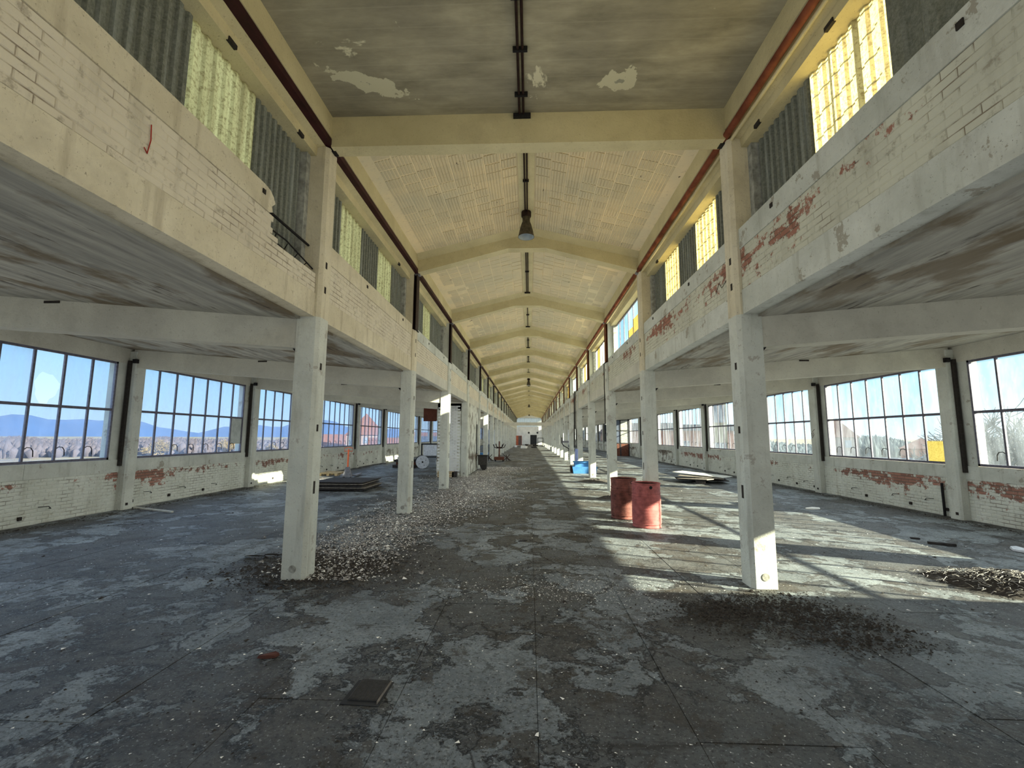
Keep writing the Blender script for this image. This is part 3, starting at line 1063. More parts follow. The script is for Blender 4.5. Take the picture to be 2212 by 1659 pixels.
def tile_mesh(sd):
    prof = []
    w = .288
    nr = 5
    for i in range(nr):
        a = -w / 2 + w * i / nr
        prof += [(a + .004, .0), (a + .012, -.012), (a + w / nr - .012, -.012), (a + w / nr - .004, .0)]
    prof = prof + [(w / 2, .02), (-w / 2, .02)]
    b = MB().prism_y(prof, -.122, .122)
    return b.mesh('tile', 'clay_tile')


tm = tile_mesh(1)
tiles = []
restT = MB()
for k in range(1, 7):
    ya, yb = yk(k) + (.23 if k == 1 else .16), yk(k + 1) - .05
    ny = int((yb - ya - .1) / .255)
    y0 = (ya + yb) / 2 - ny * .255 / 2
    for j in range(ny):
        for sd in (-1, 1):
            for i in range(8):
                s_ = .18 + (i + .5) * .302
                jit = rnd.uniform(-.003, .003)
                x = s_ * math.cos(SL)
                z = ZR - s_ * math.sin(SL)
                tiles.append((k, x * sd, y0 + (j + .5) * .255 + (.03 * math.sin(i * 1.3 + j)), z + jit, sd))
tiles.sort(key=lambda t: t[2])
# nearest visible tiles are objects
cnt = 0
for (k, x, y, z, sd) in tiles:
    if k == 1 and y > 6.9 and cnt < 298:
        o = link('tile', tm, pc, (x, y, z + .012))
        o.rotation_euler = (0, SL * sd, 0)
        cnt += 1
    else:
        c_, s_ = math.cos(SL), math.sin(SL)
        w, h = .143, .122
        e = .006 + rnd.uniform(-.003, .003)
        P_ = []
        for (a, bb, cc) in ((-w, -h, .02), (w, -h, .02), (w, h, .02), (-w, h, .02), (-w + .004, -h + .004, -e), (w - .004, -h + .004, -e), (w - .004, h - .004, -e), (-w + .004, h - .004, -e)):
            P_.append((x + (a * c_) + cc * s_ * sd * 0, y + bb, z + .012 - a * s_ * sd + cc))
        restT.add(P_, [(4, 5, 6, 7), (0, 1, 5, 4), (1, 2, 6, 5), (2, 3, 7, 6), (3, 0, 4, 7)])
restT.obj('tile_field', 'clay_tile', pc)['kind'] = 'stuff'
# mortar fillets: smooth margins beside beams, eaves and ridge
b = MB()
b.box(-.16, .16, Y1 + .2, YF, ZR - .045, ZR + .1)
b.obj('ridge_fillet', 'beam_paint', pc)

# nave roof beams
for k in range(K0, K1):
    y = yk(k)
    if k >= 2:
        yb = y + .26
        b = MB()
        prof = [(-2.71, 5.84), (-.47, 6.44), (.47, 6.44), (2.71, 5.84), (2.71, ZE + .02), (0, ZR + .02), (-2.71, ZE + .02)]
        b.prism_y(prof, y, yb)
        o = b.obj('roof_beam', 'beam_paint')
        tag(o, f'{ORD[k]} roof beam of the nave from the near end, shallow pitched cream concrete', 'beam', 'pitched nave roof beams', 'structure')
        # haunch fillets where the slab meets the beam
        b = MB()
        for sd in (-1, 1):
            for (ya_, dy) in ((y, -.22), (yb, .22)):
                b.add([(0, ya_, ZR - .10), (2.71 * sd, ya_, ZE - .10), (2.71 * sd, ya_ + dy, ZE + .03), (0, ya_ + dy, ZR + .03), (0, ya_, ZR + .03), (2.71 * sd, ya_, ZE + .03)],
                      [(0, 1, 2, 3), (3, 2, 5, 4), (0, 3, 4), (1, 5, 2)])
        b.obj('haunch', 'beam_paint', o)
    else:
        o = MB().box(-2.71, 2.71, y, y + .22, 5.81, 6.27).obj('roof_beam', 'beam_paint')
        lab = 'nearest roof beam of the nave, straight deep cream concrete' if k == 1 else f'straight cream concrete roof beam {"above" if k == 0 else "behind"} the camera'
        tag(o, lab, 'beam', None, 'structure')

# tie beam crossing the nave at low level
o = MB().box(-2.74, 2.75, yk(10) + .02, yk(10) + .29, 3.02, 3.38).obj('tie_beam', 'aisle_beam_paint')
tag(o, 'flat concrete tie beam crossing the nave low down between the tenth columns', 'beam', None, 'structure')

# conduits
C1 = thing('conduit', 'pair of dark conduits clipped along the flat ceiling of the nearest bay', 'conduit')
for x in (-.075, -.02):
    MB().tube([(x, YB + .3, 6.225), (x, 5.60, 6.225), (x, 5.66, 6.20)], .016, 8).obj('tube', 'dark_steel', C1, True)
for yy in (1.2, 2.6, 4.0, 4.62, 5.3):
    MB().box(-.13, .04, yy, yy + .03, 6.20, 6.256).obj('clamp', 'black_iron', C1)
MB().box(-.16, .08, 5.635, 5.69, 6.17, 6.22).obj('end_clamp', 'black_iron', C1)
for k in range(1, 14):
    ya, yb = yk(k) + .52, yk(k + 1) - .27
    C2 = thing('conduit', f'dark conduits under the ridge between nave roof beams {ORD[k]} and {ORD[k+1]}', 'conduit', group='ridge conduits')
    for x in ((-.035, .015) if k % 3 else (-.01,)):
        MB().tube([(x, ya, ZR - .075), (x, yb, ZR - .075)], .015, 6).obj('tube', 'dark_steel', C2, True)
    MB().box(-.11, .09, yb - .02, yb + .02, ZR - .10, ZR - .056).obj('end_clamp', 'black_iron', C2)
    MB().box(-.07, .05, (ya + yb) / 2, (ya + yb) / 2 + .03, ZR - .10, ZR - .056).obj('clamp', 'black_iron', C2)

# hanging lamps
for q, (ly, lb) in enumerate(((9.55, 'nearest bell-shaped industrial lamp hanging under the ridge, dark rusty shade'), (38.7, 'second bell-shaped lamp along the ridge, dark shade'),
                              (68.0, 'third bell-shaped lamp along the ridge, tiny and dark'), (96.5, 'farthest bell-shaped lamp along the ridge above the end wall'))):
    L = thing('pendant_lamp', lb, 'lamp', (-.01, ly, ZR - .03), group='bell lamps along the nave ridge')
    top = 0
    MB().lathe([(.0, -.02), (.105, -.02), (.112, -.035), (.112, -.13), (.10, -.15), (0, -.15)], n=24).obj('cap', 'dark_steel', L, True)
    MB().lathe([(.088, -.15), (.084, -.27), (.092, -.28)], n=24).obj('neck', 'lamp_enamel', L, True)
    MB().lathe([(.092, -.27), (.115, -.33), (.15, -.46), (.178, -.60), (.184, -.615), (.176, -.615)], n=28).obj('shade', 'lamp_enamel', L, True)
    MB().lathe([(.176, -.615), (.146, -.46), (.11, -.335), (.0, -.30)], n=28).obj('reflector', 'lamp_inside', L, True)
    MB().lathe([(.0, -.47), (.045, -.45), (.05, -.40), (.03, -.33)], n=14).obj('bulb', 'reel_white', L, True)

# ------------------------------------------------------------------ clerestory sheets and panes
sheet_cache = {}


def sheet_mesh(w, h, mat, sd, pitch=.115):
    key = (round(w, 2), round(h, 2), mat, sd, pitch)
    if key in sheet_cache: return sheet_cache[key]
    n = max(2, int(round(w / pitch)))
    p = w / n
    d = .028
    pts = []
    for i in range(n):
        a = -w / 2 + i * p
        pts += [(a, 0), (a + p * .38, 0), (a + p * .5, d), (a + p * .88, d)]
    pts.append((w / 2, 0))
    vs_ = [(x * -sd, y, -h / 2) for y, x in pts] + [(x * -sd, y, h / 2) for y, x in pts]
    m = len(pts)
    vs2 = [(v[0] + .004 * sd, v[1], v[2]) for v in vs_]
    fs_ = [(i, i + 1, m + i + 1, m + i) for i in range(m - 1)]
    b = MB().add(vs_, fs_)
    sheet_cache[key] = b.mesh('corrugated_sheet', mat)
    return sheet_cache[key]


PAT = {(-1, -2): 'OOOOO', (-1, -1): 'OTOTO', (-1, 0): 'TOOTO', (-1, 1): 'OTOTO', (-1, 2): 'TOTOO', (-1, 3): 'OTOOO', (-1, 4): 'OTOOO',
       (1, -2): 'OOOOO', (1, -1): 'OTOTO', (1, 0): 'TTOTO', (1, 1): 'TOOTO', (1, 2): 'G', (1, 3): 'W', (1, 4): 'W', (1, 5): 'G', (1, 6): 'W'}
PAT[(1, 1)] = 'OTOTO'
for sd in (-1, 1):
    for k in range(K0 - 1, K1):
        ya, yb = (yk(k) + CD + .02 if k >= K0 else YB), yk(k + 1) - .02
        pat = PAT.get((sd, k), 'OTOOT' if sd < 0 else ('W' if k % 3 else 'OTWOO'))
        win_no += 1
        where = f'{ORD[k]} high clerestory opening from the near end on the {SIDE[sd]} side' if k >= 1 else (
            f'high clerestory opening of corrugated sheets on the {SIDE[sd]} side nearest the camera' if k == 0 else f'clerestory opening on the {SIDE[sd]} side behind the camera' + (' at the back wall' if k == -2 else ''))
        W = thing(f'window_{win_no}', where, 'window', kind='structure')
        gx = 3.10 * sd
        zb, zt = 3.85, 5.70
        if pat in ('G', 'W'):
            n = 7
            ya2, yb2 = ya + .04, yb - .04
            pw = (yb2 - ya2) / n
            b = MB()
            b.box(gx - .02, gx + .02, ya2, yb2, 4.46, 4.53)
            b.box(gx - .02, gx + .02, ya2, yb2, 5.64, 5.70)
            b.obj('window_frame', 'window_steel', W)
            for i in range(n + 1):
                link('mullion', bar_mesh('mullion', (.03, .025, 1.2), 'window_steel'), W, (gx, ya2 + i * pw, 5.10))
            for i in range(n):
                if pat == 'G':
                    if i in (0, 1, 2, 3):      # yellowed paper pasted in steps over clear panes
                        z_p = 4.53 + (.95, .80, .62, .42)[3 - i] if False else 4.53 + (.98, .86, .70, .5)[i]
                        link('pane', pane_mesh(pw - .03, 5.66 - z_p, 'glass_east'), W, (gx, ya2 + (i + .5) * pw, (z_p + 5.66) / 2))
                        link('pasted_paper', pane_mesh(pw - .03, z_p - 4.5, 'yellow_paper'), W, (gx, ya2 + (i + .5) * pw, (z_p + 4.5) / 2))
                    elif i < n:
                        if k == 2 and i in (5,):
                            continue
                        link('pane', pane_mesh(pw - .03, 1.14, 'glass_east'), W, (gx, ya2 + (i + .5) * pw, 5.09))
                else:
                    link('pane', pane_mesh(pw - .03, 1.14, 'yellow_paper' if (i * 5 + k) % 7 in (0, 1) else 'frosted_glass'), W, (gx, ya2 + (i + .5) * pw, 5.09))
        else:
            n = len(pat)
            pw = (yb - ya) / n
            if k == 0:       # sheet edges as seen beside the first column
                edges = [ya, 1.95, 2.75, 3.60, 4.58, yb] if sd < 0 else [ya, 1.9, 2.62, 3.50, 4.50, yb]
            else:
                edges = [ya + i * pw for i in range(n + 1)]
            for i, ch in enumerate(pat):
                wI = edges[i + 1] - edges[i] + .03
                h = zt - zb + rnd.uniform(-.015, .0)
                m = {'O': 'fibre_sheet', 'T': 'plastic_sheet', 'W': 'frosted_glass'}[ch]
                pitch = .30 if (sd > 0 and k == 0 and i == 2) else (.115 if ch == 'O' else .15)
                o = link('corrugated_sheet', sheet_mesh(round(wI, 2), round(h, 2), m, sd, pitch), W, (gx + (.006 * sd if i % 2 else 0), (edges[i] + edges[i + 1]) / 2, (zb + zt) / 2 - .01))
                if ch == 'T': o['label'] = 'translucent yellowed sheet'
                if ch == 'T' and sd > 0 and k in (0, 1):
                    yy0, yy1 = edges[i] + .06, edges[i + 1] - .06
                    b = MB()
                    for f in (.30, .68):
                        yv = yy0 + (yy1 - yy0) * f
                        b.box(gx + .05, gx + .075, yv - .012, yv + .012, zb, zt)
                    for q in range(6):
                        b.box(gx + .05, gx + .065, yy0, yy1, 4.45 + q * .24, 4.462 + q * .24)
                    b.obj('outer_lattice', 'window_steel', W)

# ------------------------------------------------------------------ end walls
w = thing('wall_back', 'blank wall closing the hall behind the camera', 'wall', kind='structure')
MB().box(-10.12, 10.12, YB - .25, YB, -.3, 4.1).obj('lower_wall', 'white_wall', w)
MB().box(-3.14, 3.14, YB - .25, YB, 4.1, 6.6).obj('upper_wall', 'white_wall', w)
w = thing('wall_far', 'white far end wall of the hall with a dark doorway and bright gable lights', 'wall', kind='structure')
yf = YF
b = MB()
b.box(-10.12, .25, yf, yf + .25, -.3, 4.1)
b.box(.25, 1.75, yf, yf + .25, 2.2, 4.1)
b.box(1.75, 10.12, yf, yf + .25, -.3, 4.1)
b.box(-3.14, 3.14, yf, yf + .25, 6.1, 7.2)
b.obj('lower_wall', 'white_wall', w)
MB().box(.25, 1.75, yf + .2, yf + .24, -.3, 2.2).obj('door_leaf', 'stop_door', w)
MB().box(-3.0, 3.0, yf + .1, yf + .14, 4.1, 6.1).obj('gable_light', 'frosted_glass', w)
for x in (-.1, 1.9):
    MB().lathe([(0, 0), (.22, 0), (.22, .05), (0, .05)], (x, yf - .06, 2.7), 16, 'y').obj('vent_hole', 'stop_door', w)

# white brick partition pier and enclosure between the fourth and fifth left columns
w = thing('wall_duct', 'white-painted brick enclosure built beside the fourth left column', 'wall', kind='structure')
b = MB()
b.box(-4.15, -3.06, yk(4) + .02, yk(4) + .26, 0, 3.30)
b.box(-3.04, -2.80, yk(4) + CD, yk(5) - .35, 0, 3.38)
b.obj('backing', 'brick_side_mortar', w)
meshf = MB()
rows = 44
for rr in range(rows):
    z = (rr + .5) * BH + .01
    x = -4.13 + (BL / 2 if rr % 2 else 0)
    while x + BL < -3.05:
        yv = yk(4) + .02
        meshf.add([(x + .006, yv, z - .031), (x + BL - .006, yv, z - .031), (x + BL - .006, yv, z + .031), (x + .006, yv, z + .031),
                   (x + .01, yv - .007, z - .027), (x + BL - .01, yv - .007, z - .027), (x + BL - .01, yv - .007, z + .027), (x + .01, yv - .007, z + .027)],
                  [(4, 5, 6, 7), (0, 1, 5, 4), (1, 2, 6, 5), (2, 3, 7, 6), (3, 0, 4, 7)])
        x += BL
meshf.obj('brickwork', 'white_wall', w)['kind'] = 'stuff'
MB().box(-2.81, -2.77, yk(5) - 1.1, yk(5) - .85, .85, 2.45).obj('fuse_cover', 'stop_door', w)

# dark glazed cabin in the right aisle
w = thing('partition', 'dark glazed cabin partition with a brown lower panel at the far right', 'partition', kind='structure')
yy = 43.7
b = MB()
for x in (8.30, 8.85, 9.66):
    b.box(x - .05, x + .05, yy, yy + .08, 0, 3.5)
for z in (1.22, 2.42, 3.45):
    b.box(8.3, 9.66, yy, yy + .08, z - .04, z + .04)
b.obj('frame', 'stop_door', w)
MB().box(8.3, 9.66, yy + .02, yy + .06, 0, 1.2).obj('lower_panel', 'rust_brown', w)
MB().box(8.85, 9.66, yy + .03, yy + .05, 1.24, 2.40).obj('pane', 'plaster_jamb', w)
MB().box(8.85, 9.66, yy + .03, yy + .05, 2.44, 3.42).obj('pane', 'plaster_jamb', w)
MB().box(8.35, 8.80, yy + .03, yy + .05, 1.24, 3.42).obj('pane', 'window_far', w)

# ------------------------------------------------------------------ red drums
def drum(x, y, mat, label, rz):
    T = thing('steel_drum', label, 'drum', (x, y, 0), rz, 'red steel drums')
    prof = [(.0, .012), (.268, .012), (.272, .0), (.284, .0), (.284, .02), (.278, .03)]
    z = .05
    R_ = .278
    prof += [(R_, z)]
    nr = 20
    z0, z1 = .07, .64
    for i in range(nr):
        a = z0 + (z1 - z0) * i / nr
        st = (z1 - z0) / nr
        prof += [(R_, a), (R_ + .012, a + st * .35), (R_ + .012, a + st * .5), (R_, a + st * .85)]
    prof += [(R_, .66), (R_ + .010, .675), (R_, .69), (R_ + .002, .855)]
    MB().lathe(prof, n=48).obj('body', mat, T, True)
    MB().lathe([(R_ + .002, .85), (R_ + .013, .858), (R_ + .013, .872), (R_, .878), (R_ - .012, .87), (R_ - .012, .85)], n=48).obj('rim', mat, T, True)
    MB().lathe([(R_ - .012, .87), (R_ - .010, .03), (0, .03)], n=48).obj('inside', 'dark_steel', T, True)
    MB().lathe([(0, 0), (.03, 0), (.034, .006), (.034, .014), (0, .014)], (0, -R_ - .004, .80), 14, 'y').obj('bung', 'black_iron', T)
    return T


drum(2.46, 9.45, 'drum_red', 'open red ribbed steel drum, the nearer of the two', .1)
drum(2.20, 10.42, 'drum_rust', 'open rusty red steel drum partly behind the nearer one', .5)

# ------------------------------------------------------------------ blue crate and pipework around the right columns
T = thing('plastic_crate', 'bright blue stepped plastic crate beside the fourth right column', 'crate', (2.75, 22.9, 0))
b = MB()
b.hexa([(-.50, -.38, 0), (.62, -.38, 0), (.62, .38, 0), (-.50, .38, 0), (-.56, -.42, .33), (.68, -.42, .33), (.68, .42, .33), (-.56, .42, .33)])
b.obj('lower_box', 'blue_plastic', T)
b = MB()
b.box(-.42, .50, -.34, .34, .33, .56)
b.box(-.46, .54, -.38, .38, .52, .58)
b.obj('upper_box', 'blue_plastic', T)
MB().box(-.62, -.555, -.30, .30, .05, .36).obj('end_plate', 'dark_steel', T)
o = MB().tube([(2.62, 24.6, 0), (2.62, 24.6, 1.15)], .085, 14).obj('upright_pipe', 'pale_blue')
tag(o, 'pale lilac plastic pipe standing upright behind the blue crate', 'pipe')
T = thing('bent_pipe', 'dark curved pipe bracketed low on a right column beyond the blue crate', 'pipe')
MB().tube([(1.95 + .55, 34.0, 1.75), (2.5, 34.0, 1.35), (2.62, 33.9, 1.15), (3.0, 33.6, .92), (3.4, 33.2, .86)], .035, 8).obj('bend', 'black_iron', T, True)
MB().box(2.55, 3.05, 34.3, 34.4, 1.35, 1.5).obj('bracket', 'grey_metal', T)
T = thing('cable_bundle', 'black cables hanging down the side of the fifth right column', 'cable')
for dx in (0, .08, .13):
    MB().tube([(2.68 - dx * .6, yk(5) + .1 + dx, 4.4), (2.66 - dx * .5, yk(5) + .12 + dx, 2.6), (2.70 - dx, yk(5) + .1 + dx, 1.2)], .018, 6).obj('cable', 'black_iron', T)
T = thing('cable_bundle', 'black cable running down the third right column from the parapet', 'cable')
MB().tube([(2.72, yk(3) + .36, 4.4), (2.715, yk(3) + .36, 3.6), (2.72, yk(3) + .355, 3.2), (2.72, yk(3) + .33, 1.9)], .016, 6).obj('cable', 'black_iron', T)

# ------------------------------------------------------------------ boards and timber on the floor
def board(x0, y0, z0, lx, ly, lz, rz, mat, tilt=0., name='board', parent=None, tx=0.):
    o = MB().box(-lx / 2, lx / 2, -ly / 2, ly / 2, 0, lz).obj(name, mat, parent)
    o.location = (x0, y0, z0)
    o.rotation_euler = (tx, tilt, rz)
    return o


bl = [('pale warped board lying on top of the right-hand heap of boards', 7.25, 19.2, .27, 2.1, 1.0, .02, -.75, 'pale_board', .05),
      ('dark board under the pale one in the right-hand heap', 7.05, 18.7, .20, 1.7, .7, .025, -.5, 'weathered_wood', .03),
      ('black panel lowest in the right-hand heap of boards', 7.1, 18.9, .09, 1.9, 1.2, .03, -.2, 'dark_wood', 0),
      ('grey board sticking out of the near side of the right-hand heap', 6.65, 18.3, .15, 1.3, .5, .03, -.9, 'weathered_wood', -.04),
      ('short block propping the right-hand heap of boards', 6.75, 18.0, .0, .35, .25, .14, -.3, 'dark_wood', 0)]
for (lb, x, y, z, lx, ly, lz, rz, m, tl) in bl:
    o = board(x, y, z, lx, ly, lz, rz, m, tl)
    tag(o, lb, 'board', 'boards heaped in the right aisle')
o = board(7.2, 19.3, 0, .5, .5, .09, .2, 'dark_wood')
tag(o, 'low dark block hidden under the right-hand heap of boards', 'block')
names = ['bottom', 'second lowest', 'middle', 'second highest', 'top']
for i in range(5):
    o = board(-6.3 + .05 * math.sin(i * 2), 15.4 + .03 * i, .035 + i * .055, 2.0 - .06 * i, 1.7, .028, .03 * math.sin(i * 3), 'dark_wood' if i % 2 == 0 else 'weathered_wood')
    tag(o, f'{names[i]} dark board of the flat stack behind the first left column', 'board', 'flat stack of dark boards on the left')
for i in range(3):
    o = board(-7.0 + .7 * i, 15.4, 0, .1, 1.5, .035, 0, 'dark_wood')
    tag(o, f'{["left", "middle", "right"][i]} thin bearer under the flat stack of dark boards', 'batten')
    for j in range(1, 5):
        pass
# spacers in the stack
for i in range(4):
    o = board(-6.9 + .4 * i, 15.0, .063 + .055 * i, .08, .6, .027, 0, 'dark_wood')
    tag(o, f'{ORD[i+1]} spacer from the floor inside the flat stack of dark boards', 'batten')
o = board(7.12, 8.17, 0, .36, .07, .035, -.5, 'dark_wood', name='wood_offcut')
tag(o, 'short dark plank lying alone on the floor before the right outer wall', 'plank')
o = board(7.05, 8.62, 0, .13, .06, .02, -.4, 'dark_wood', name='wood_offcut')
tag(o, 'tiny dark offcut beyond the short dark plank', 'plank')
o = board(-8.95, 10.6, 0, 1.5, .05, .035, -.36, 'pale_board', name='batten')
tag(o, 'pale thin batten lying on the floor at the foot of a left pilaster', 'batten')
o = board(-.05, 8.0, 0, .16, .03, .01, .5, 'dark_wood', name='wood_offcut')
tag(o, 'small dark splinter lying in the middle of the nave floor', 'splinter')

# pieces of debris close to the camera
def shard(name, pts, h, mat, label, cat, loc, rz=0, tilt=0):
    n = len(pts)
    b = MB()
    vs_ = [(x, y, 0) for x, y in pts] + [(x * .9, y * .9, h * (1 + .25 * math.sin(i * 2.1))) for i, (x, y) in enumerate(pts)]
    b.add(vs_, [tuple(range(n))[::-1], tuple(range(n, 2 * n))] + [(i, (i + 1) % n, n + (i + 1) % n, n + i) for i in range(n)])
    o = b.obj(name, mat)
    o.location = loc
    o.rotation_euler = (0, tilt, rz)
    return tag(o, label, cat)


shard('tile_shard', [(-.09, -.012), (-.02, -.035), (.05, -.03), (.075, .01), (.04, .035), (-.03, .03)], .022, 'red_tile', 'broken red tile shard lying on the floor at the near left', 'shard', (-2.06, 3.80, 0), .25)
shard('rubble_lump', [(-.04, -.03), (.03, -.04), (.05, .01), (.0, .04), (-.05, .02)], .035, 'flake_dark', 'small black lump on the floor at the near right', 'stone', (5.1, 4.58, 0))
shard('crumpled_sheet', [(-.2, -.06), (-.05, -.1), (.15, -.08), (.25, .0), (.1, .09), (-.12, .08)], .03, 'flake_white', 'small white crumpled sheet on the floor near the right outer wall', 'plastic sheet', (7.3, 12.0, 0), .2)
shard('crumpled_sheet', [(-.2, -.06), (-.05, -.1), (.15, -.08), (.25, .0), (.1, .09), (-.12, .08)], .03, 'reel_white', 'pale crumpled plastic at the far right edge of the floor', 'plastic sheet', (8.05, 7.85, 0), .9)

# sunk floor box beside the camera with ribbed cover
T = thing('floor_box', 'ribbed dark metal cover plate lying tilted over a dusty floor hole', 'cover plate', (-1.065, 3.34, 0), -.06)
MB().box(-.14, .13, -.16, .14, -.001, .003).obj('hole', 'stop_door', T)
b = MB()
for i in range(22):
    xx = -.10 + i * .0095
    b.hexa([(xx, -.11, .012), (xx + .0055, -.11, .012), (xx + .0055, .12, .020), (xx, .12, .020), (xx, -.11, .0145), (xx + .0055, -.11, .0145), (xx + .0055, .12, .0225), (xx, .12, .0225)])
b.hexa([(-.105, -.115, .004), (.108, -.115, .004), (.108, .125, .012), (-.105, .125, .012), (-.105, -.115, .012), (.108, -.115, .012), (.108, .125, .020), (-.105, .125, .020)])
b.obj('cover', 'cover_plate', T)
b = MB()
b.box(.110, .114, -.14, .13, .0, .020)
b.obj('side_flange', 'weathered_wood', T)

# curled strips by the first left column
T = thing('curled_veneer', 'curled grey veneer strips lying left of the first left column', 'veneer strips')
for q, (x, y, r, w) in enumerate(((-3.95, 6.72, .22, .07), (-3.75, 6.80, .17, .05), (-3.0, 5.50, .16, .05))):
    b = MB()
    nseg = 14
    vs_ = []
    for i in range(nseg + 1):
        t = -1.2 + 2.4 * i / nseg
        zz = .012 + .045 * math.sin(math.pi * i / nseg)
        vs_ += [(x + r * math.sin(t), y - r * .45 * math.cos(t), zz), (x + r * math.sin(t), y - r * .45 * math.cos(t) + w, zz * .3 + .002)]
    b.add(vs_, [(2 * i, 2 * i + 1, 2 * i + 3, 2 * i + 2) for i in range(nseg)])
    b.obj('strip', 'weathered_wood', T)

# ------------------------------------------------------------------ left aisle machinery
T = thing('hand_truck', 'orange-handled pallet truck standing by the left outer wall', 'pallet truck', (-7.85, 19.4, 0), .15)
b = MB()
b.tube([(0, 0, .42), (0, 0, 1.22)], .035, 8)
TB = b.obj('tow_bar', 'orange_paint', T)
b = MB()
b.tube([(0, 0, 1.14), (-.16, 0, 1.12), (-.18, 0, 1.26), (0, 0, 1.30)], .018, 6)
b.tube([(0, 0, 1.14), (.16, 0, 1.12), (.18, 0, 1.26), (0, 0, 1.30)], .018, 6)
b.obj('grip', 'orange_paint', TB)
b = MB()
b.hexa([(-.20, -.10, .03), (.20, -.10, .03), (.20, .12, .03), (-.20, .12, .03), (-.07, -.06, .45), (.07, -.06, .45), (.07, .06, .45), (-.07, .06, .45)])
b.obj('pump_housing', 'grey_metal', T)
for sx in (-.27, .27):
    MB().box(sx - .08, sx + .08, .1, 1.2, .05, .1).obj('fork', 'grey_metal', T)
    MB().lathe([(0, -.03), (.05, -.03), (.05, .03), (0, .03)], (sx * .5, 0, .05), 12, 'x').obj('wheel', 'black_iron', T)
T = thing('pallet', 'sunlit wooden pallet lying by the left outer wall', 'pallet', (-9.05, 20.6, 0), .1)
for yy in (-.55, 0, .55):
    for xx in (-.35, 0, .35):
        MB().box(xx - .06, xx + .06, yy - .05, yy + .05, .022, .10).obj('block', 'sunlit_wood', T)
for xx in (-.35, 0, .35):
    MB().box(xx - .05, xx + .05, -.6, .6, 0, .022).obj('bottom_board', 'sunlit_wood', T)
for i in range(6):
    yy = -.55 + i * .22
    MB().box(-.42, .42, yy - .06, yy + .06, .10, .122).obj('top_board', 'sunlit_wood', T)


def reel(x, y, r, w, label, rz):
    T = thing('cable_reel', label, 'cable reel', (x, y, r), rz, 'cable reels in the left aisle')
    for s_ in (-1, 1):
        MB().lathe([(0, -.02), (r, -.02), (r, .02), (0, .02)], (0, s_ * w / 2, 0), 32, 'y').obj('flange', 'reel_white' if s_ < 0 else 'reel_dark', T)
    MB().lathe([(r * .86, -w / 2 + .02), (r * .88, 0), (r * .86, w / 2 - .02)], (0, 0, 0), 28, 'y').obj('winding', 'reel_dark', T, True)
    MB().lathe([(0, -.003), (.05, -.003), (.05, .003), (0, .003)], (0, -w / 2 - .024, 0), 16, 'y').obj('axle_hole', 'stop_door', T)
    for q in range(4):
        t = .5 + q * math.pi / 2
        MB().lathe([(0, -.003), (.022, -.003), (.022, .003), (0, .003)], (math.cos(t) * .2, -w / 2 - .024, math.sin(t) * .2), 10, 'y').obj('bolt', 'stop_door', T)


reel(-6.0, 25.3, .36, .62, 'cable reel with a white face lying on its edge in the left aisle', .30)
reel(-5.05, 26.1, .33, .5, 'second cable reel half hidden behind the third left column', .15)

T = thing('bench_seat', 'old black-framed bench with a pale back panel behind the cable reels', 'bench', (-5.95, 27.6, 0), .1)
b = MB()
for xx in (-.6, .6):
    b.box(xx - .04, xx + .04, -.3, -.22, 0, 1.35)
    b.box(xx - .04, xx + .04, .22, .3, 0, .55)
b.box(-.64, .64, -.3, .3, .5, .56)
b.box(-.64, .64, -.3, -.22, 1.28, 1.36)
b.obj('frame', 'stop_door', T)
MB().box(-.5, .55, -.28, -.25, .62, 1.28).obj('back_panel', 'reel_white', T)
T = thing('machine_box', 'rust-brown metal motor housing on a low base behind the cable reels', 'machine', (-4.75, 29.2, 0), 0)
MB().box(-.7, .7, -.4, .4, 0, .55).obj('base', 'rust_brown', T)
MB().box(-.45, .5, -.3, .3, .62, 1.22).obj('housing', 'rust_brown', T)
MB().box(-.6, .6, -.35, .35, .55, .62).obj('shelf', 'dark_wood', T)
MB().lathe([(0, -.1), (.12, -.1), (.12, .1), (0, .1)], (-.52, 0, .85), 14, 'x').obj('shaft_end', 'rust_brown', T)
MB().tube([(-.5, -.42, .1), (.1, -.42, .5)], .04, 6).obj('lever', 'drum_red', T)
for i, (x, y, z, lx, ly, lz) in enumerate(((-7.1, 25.9, 0, 1.3, .8, .16), (-7.0, 26.0, .16, 1.2, .7, .16), (-7.1, 25.9, .32, 1.2, .7, .14), (-7.2, 25.9, .46, .7, .5, .14))):
    o = board(x, y, z, lx, ly, lz, .04 * i, ('dark_wood', 'rust_brown', 'dark_wood', 'reel_white')[i], name='scrap_beam')
    tag(o, f'{["lowest", "second", "third", "topmost pale"][i]} scrap block of the pile left of the white-faced cable reel', 'scrap', 'pile of scrap left of the reel')
T = thing('wooden_crate', 'low brown wooden crate on the floor before the white brick enclosure', 'crate', (-3.55, 19.85, 0))
for i in range(3):
    MB().box(-.42, .30, -.16, -.14, .02 + i * .09, .09 + i * .09).obj('slat', 'sunlit_wood', T)
MB().box(-.42, .30, -.13, .16, .0, .26).obj('body', 'rust_brown', T)
MB().box(.22, .42, -.16, .16, 0, .25).obj('end_block', 'dark_wood', T)

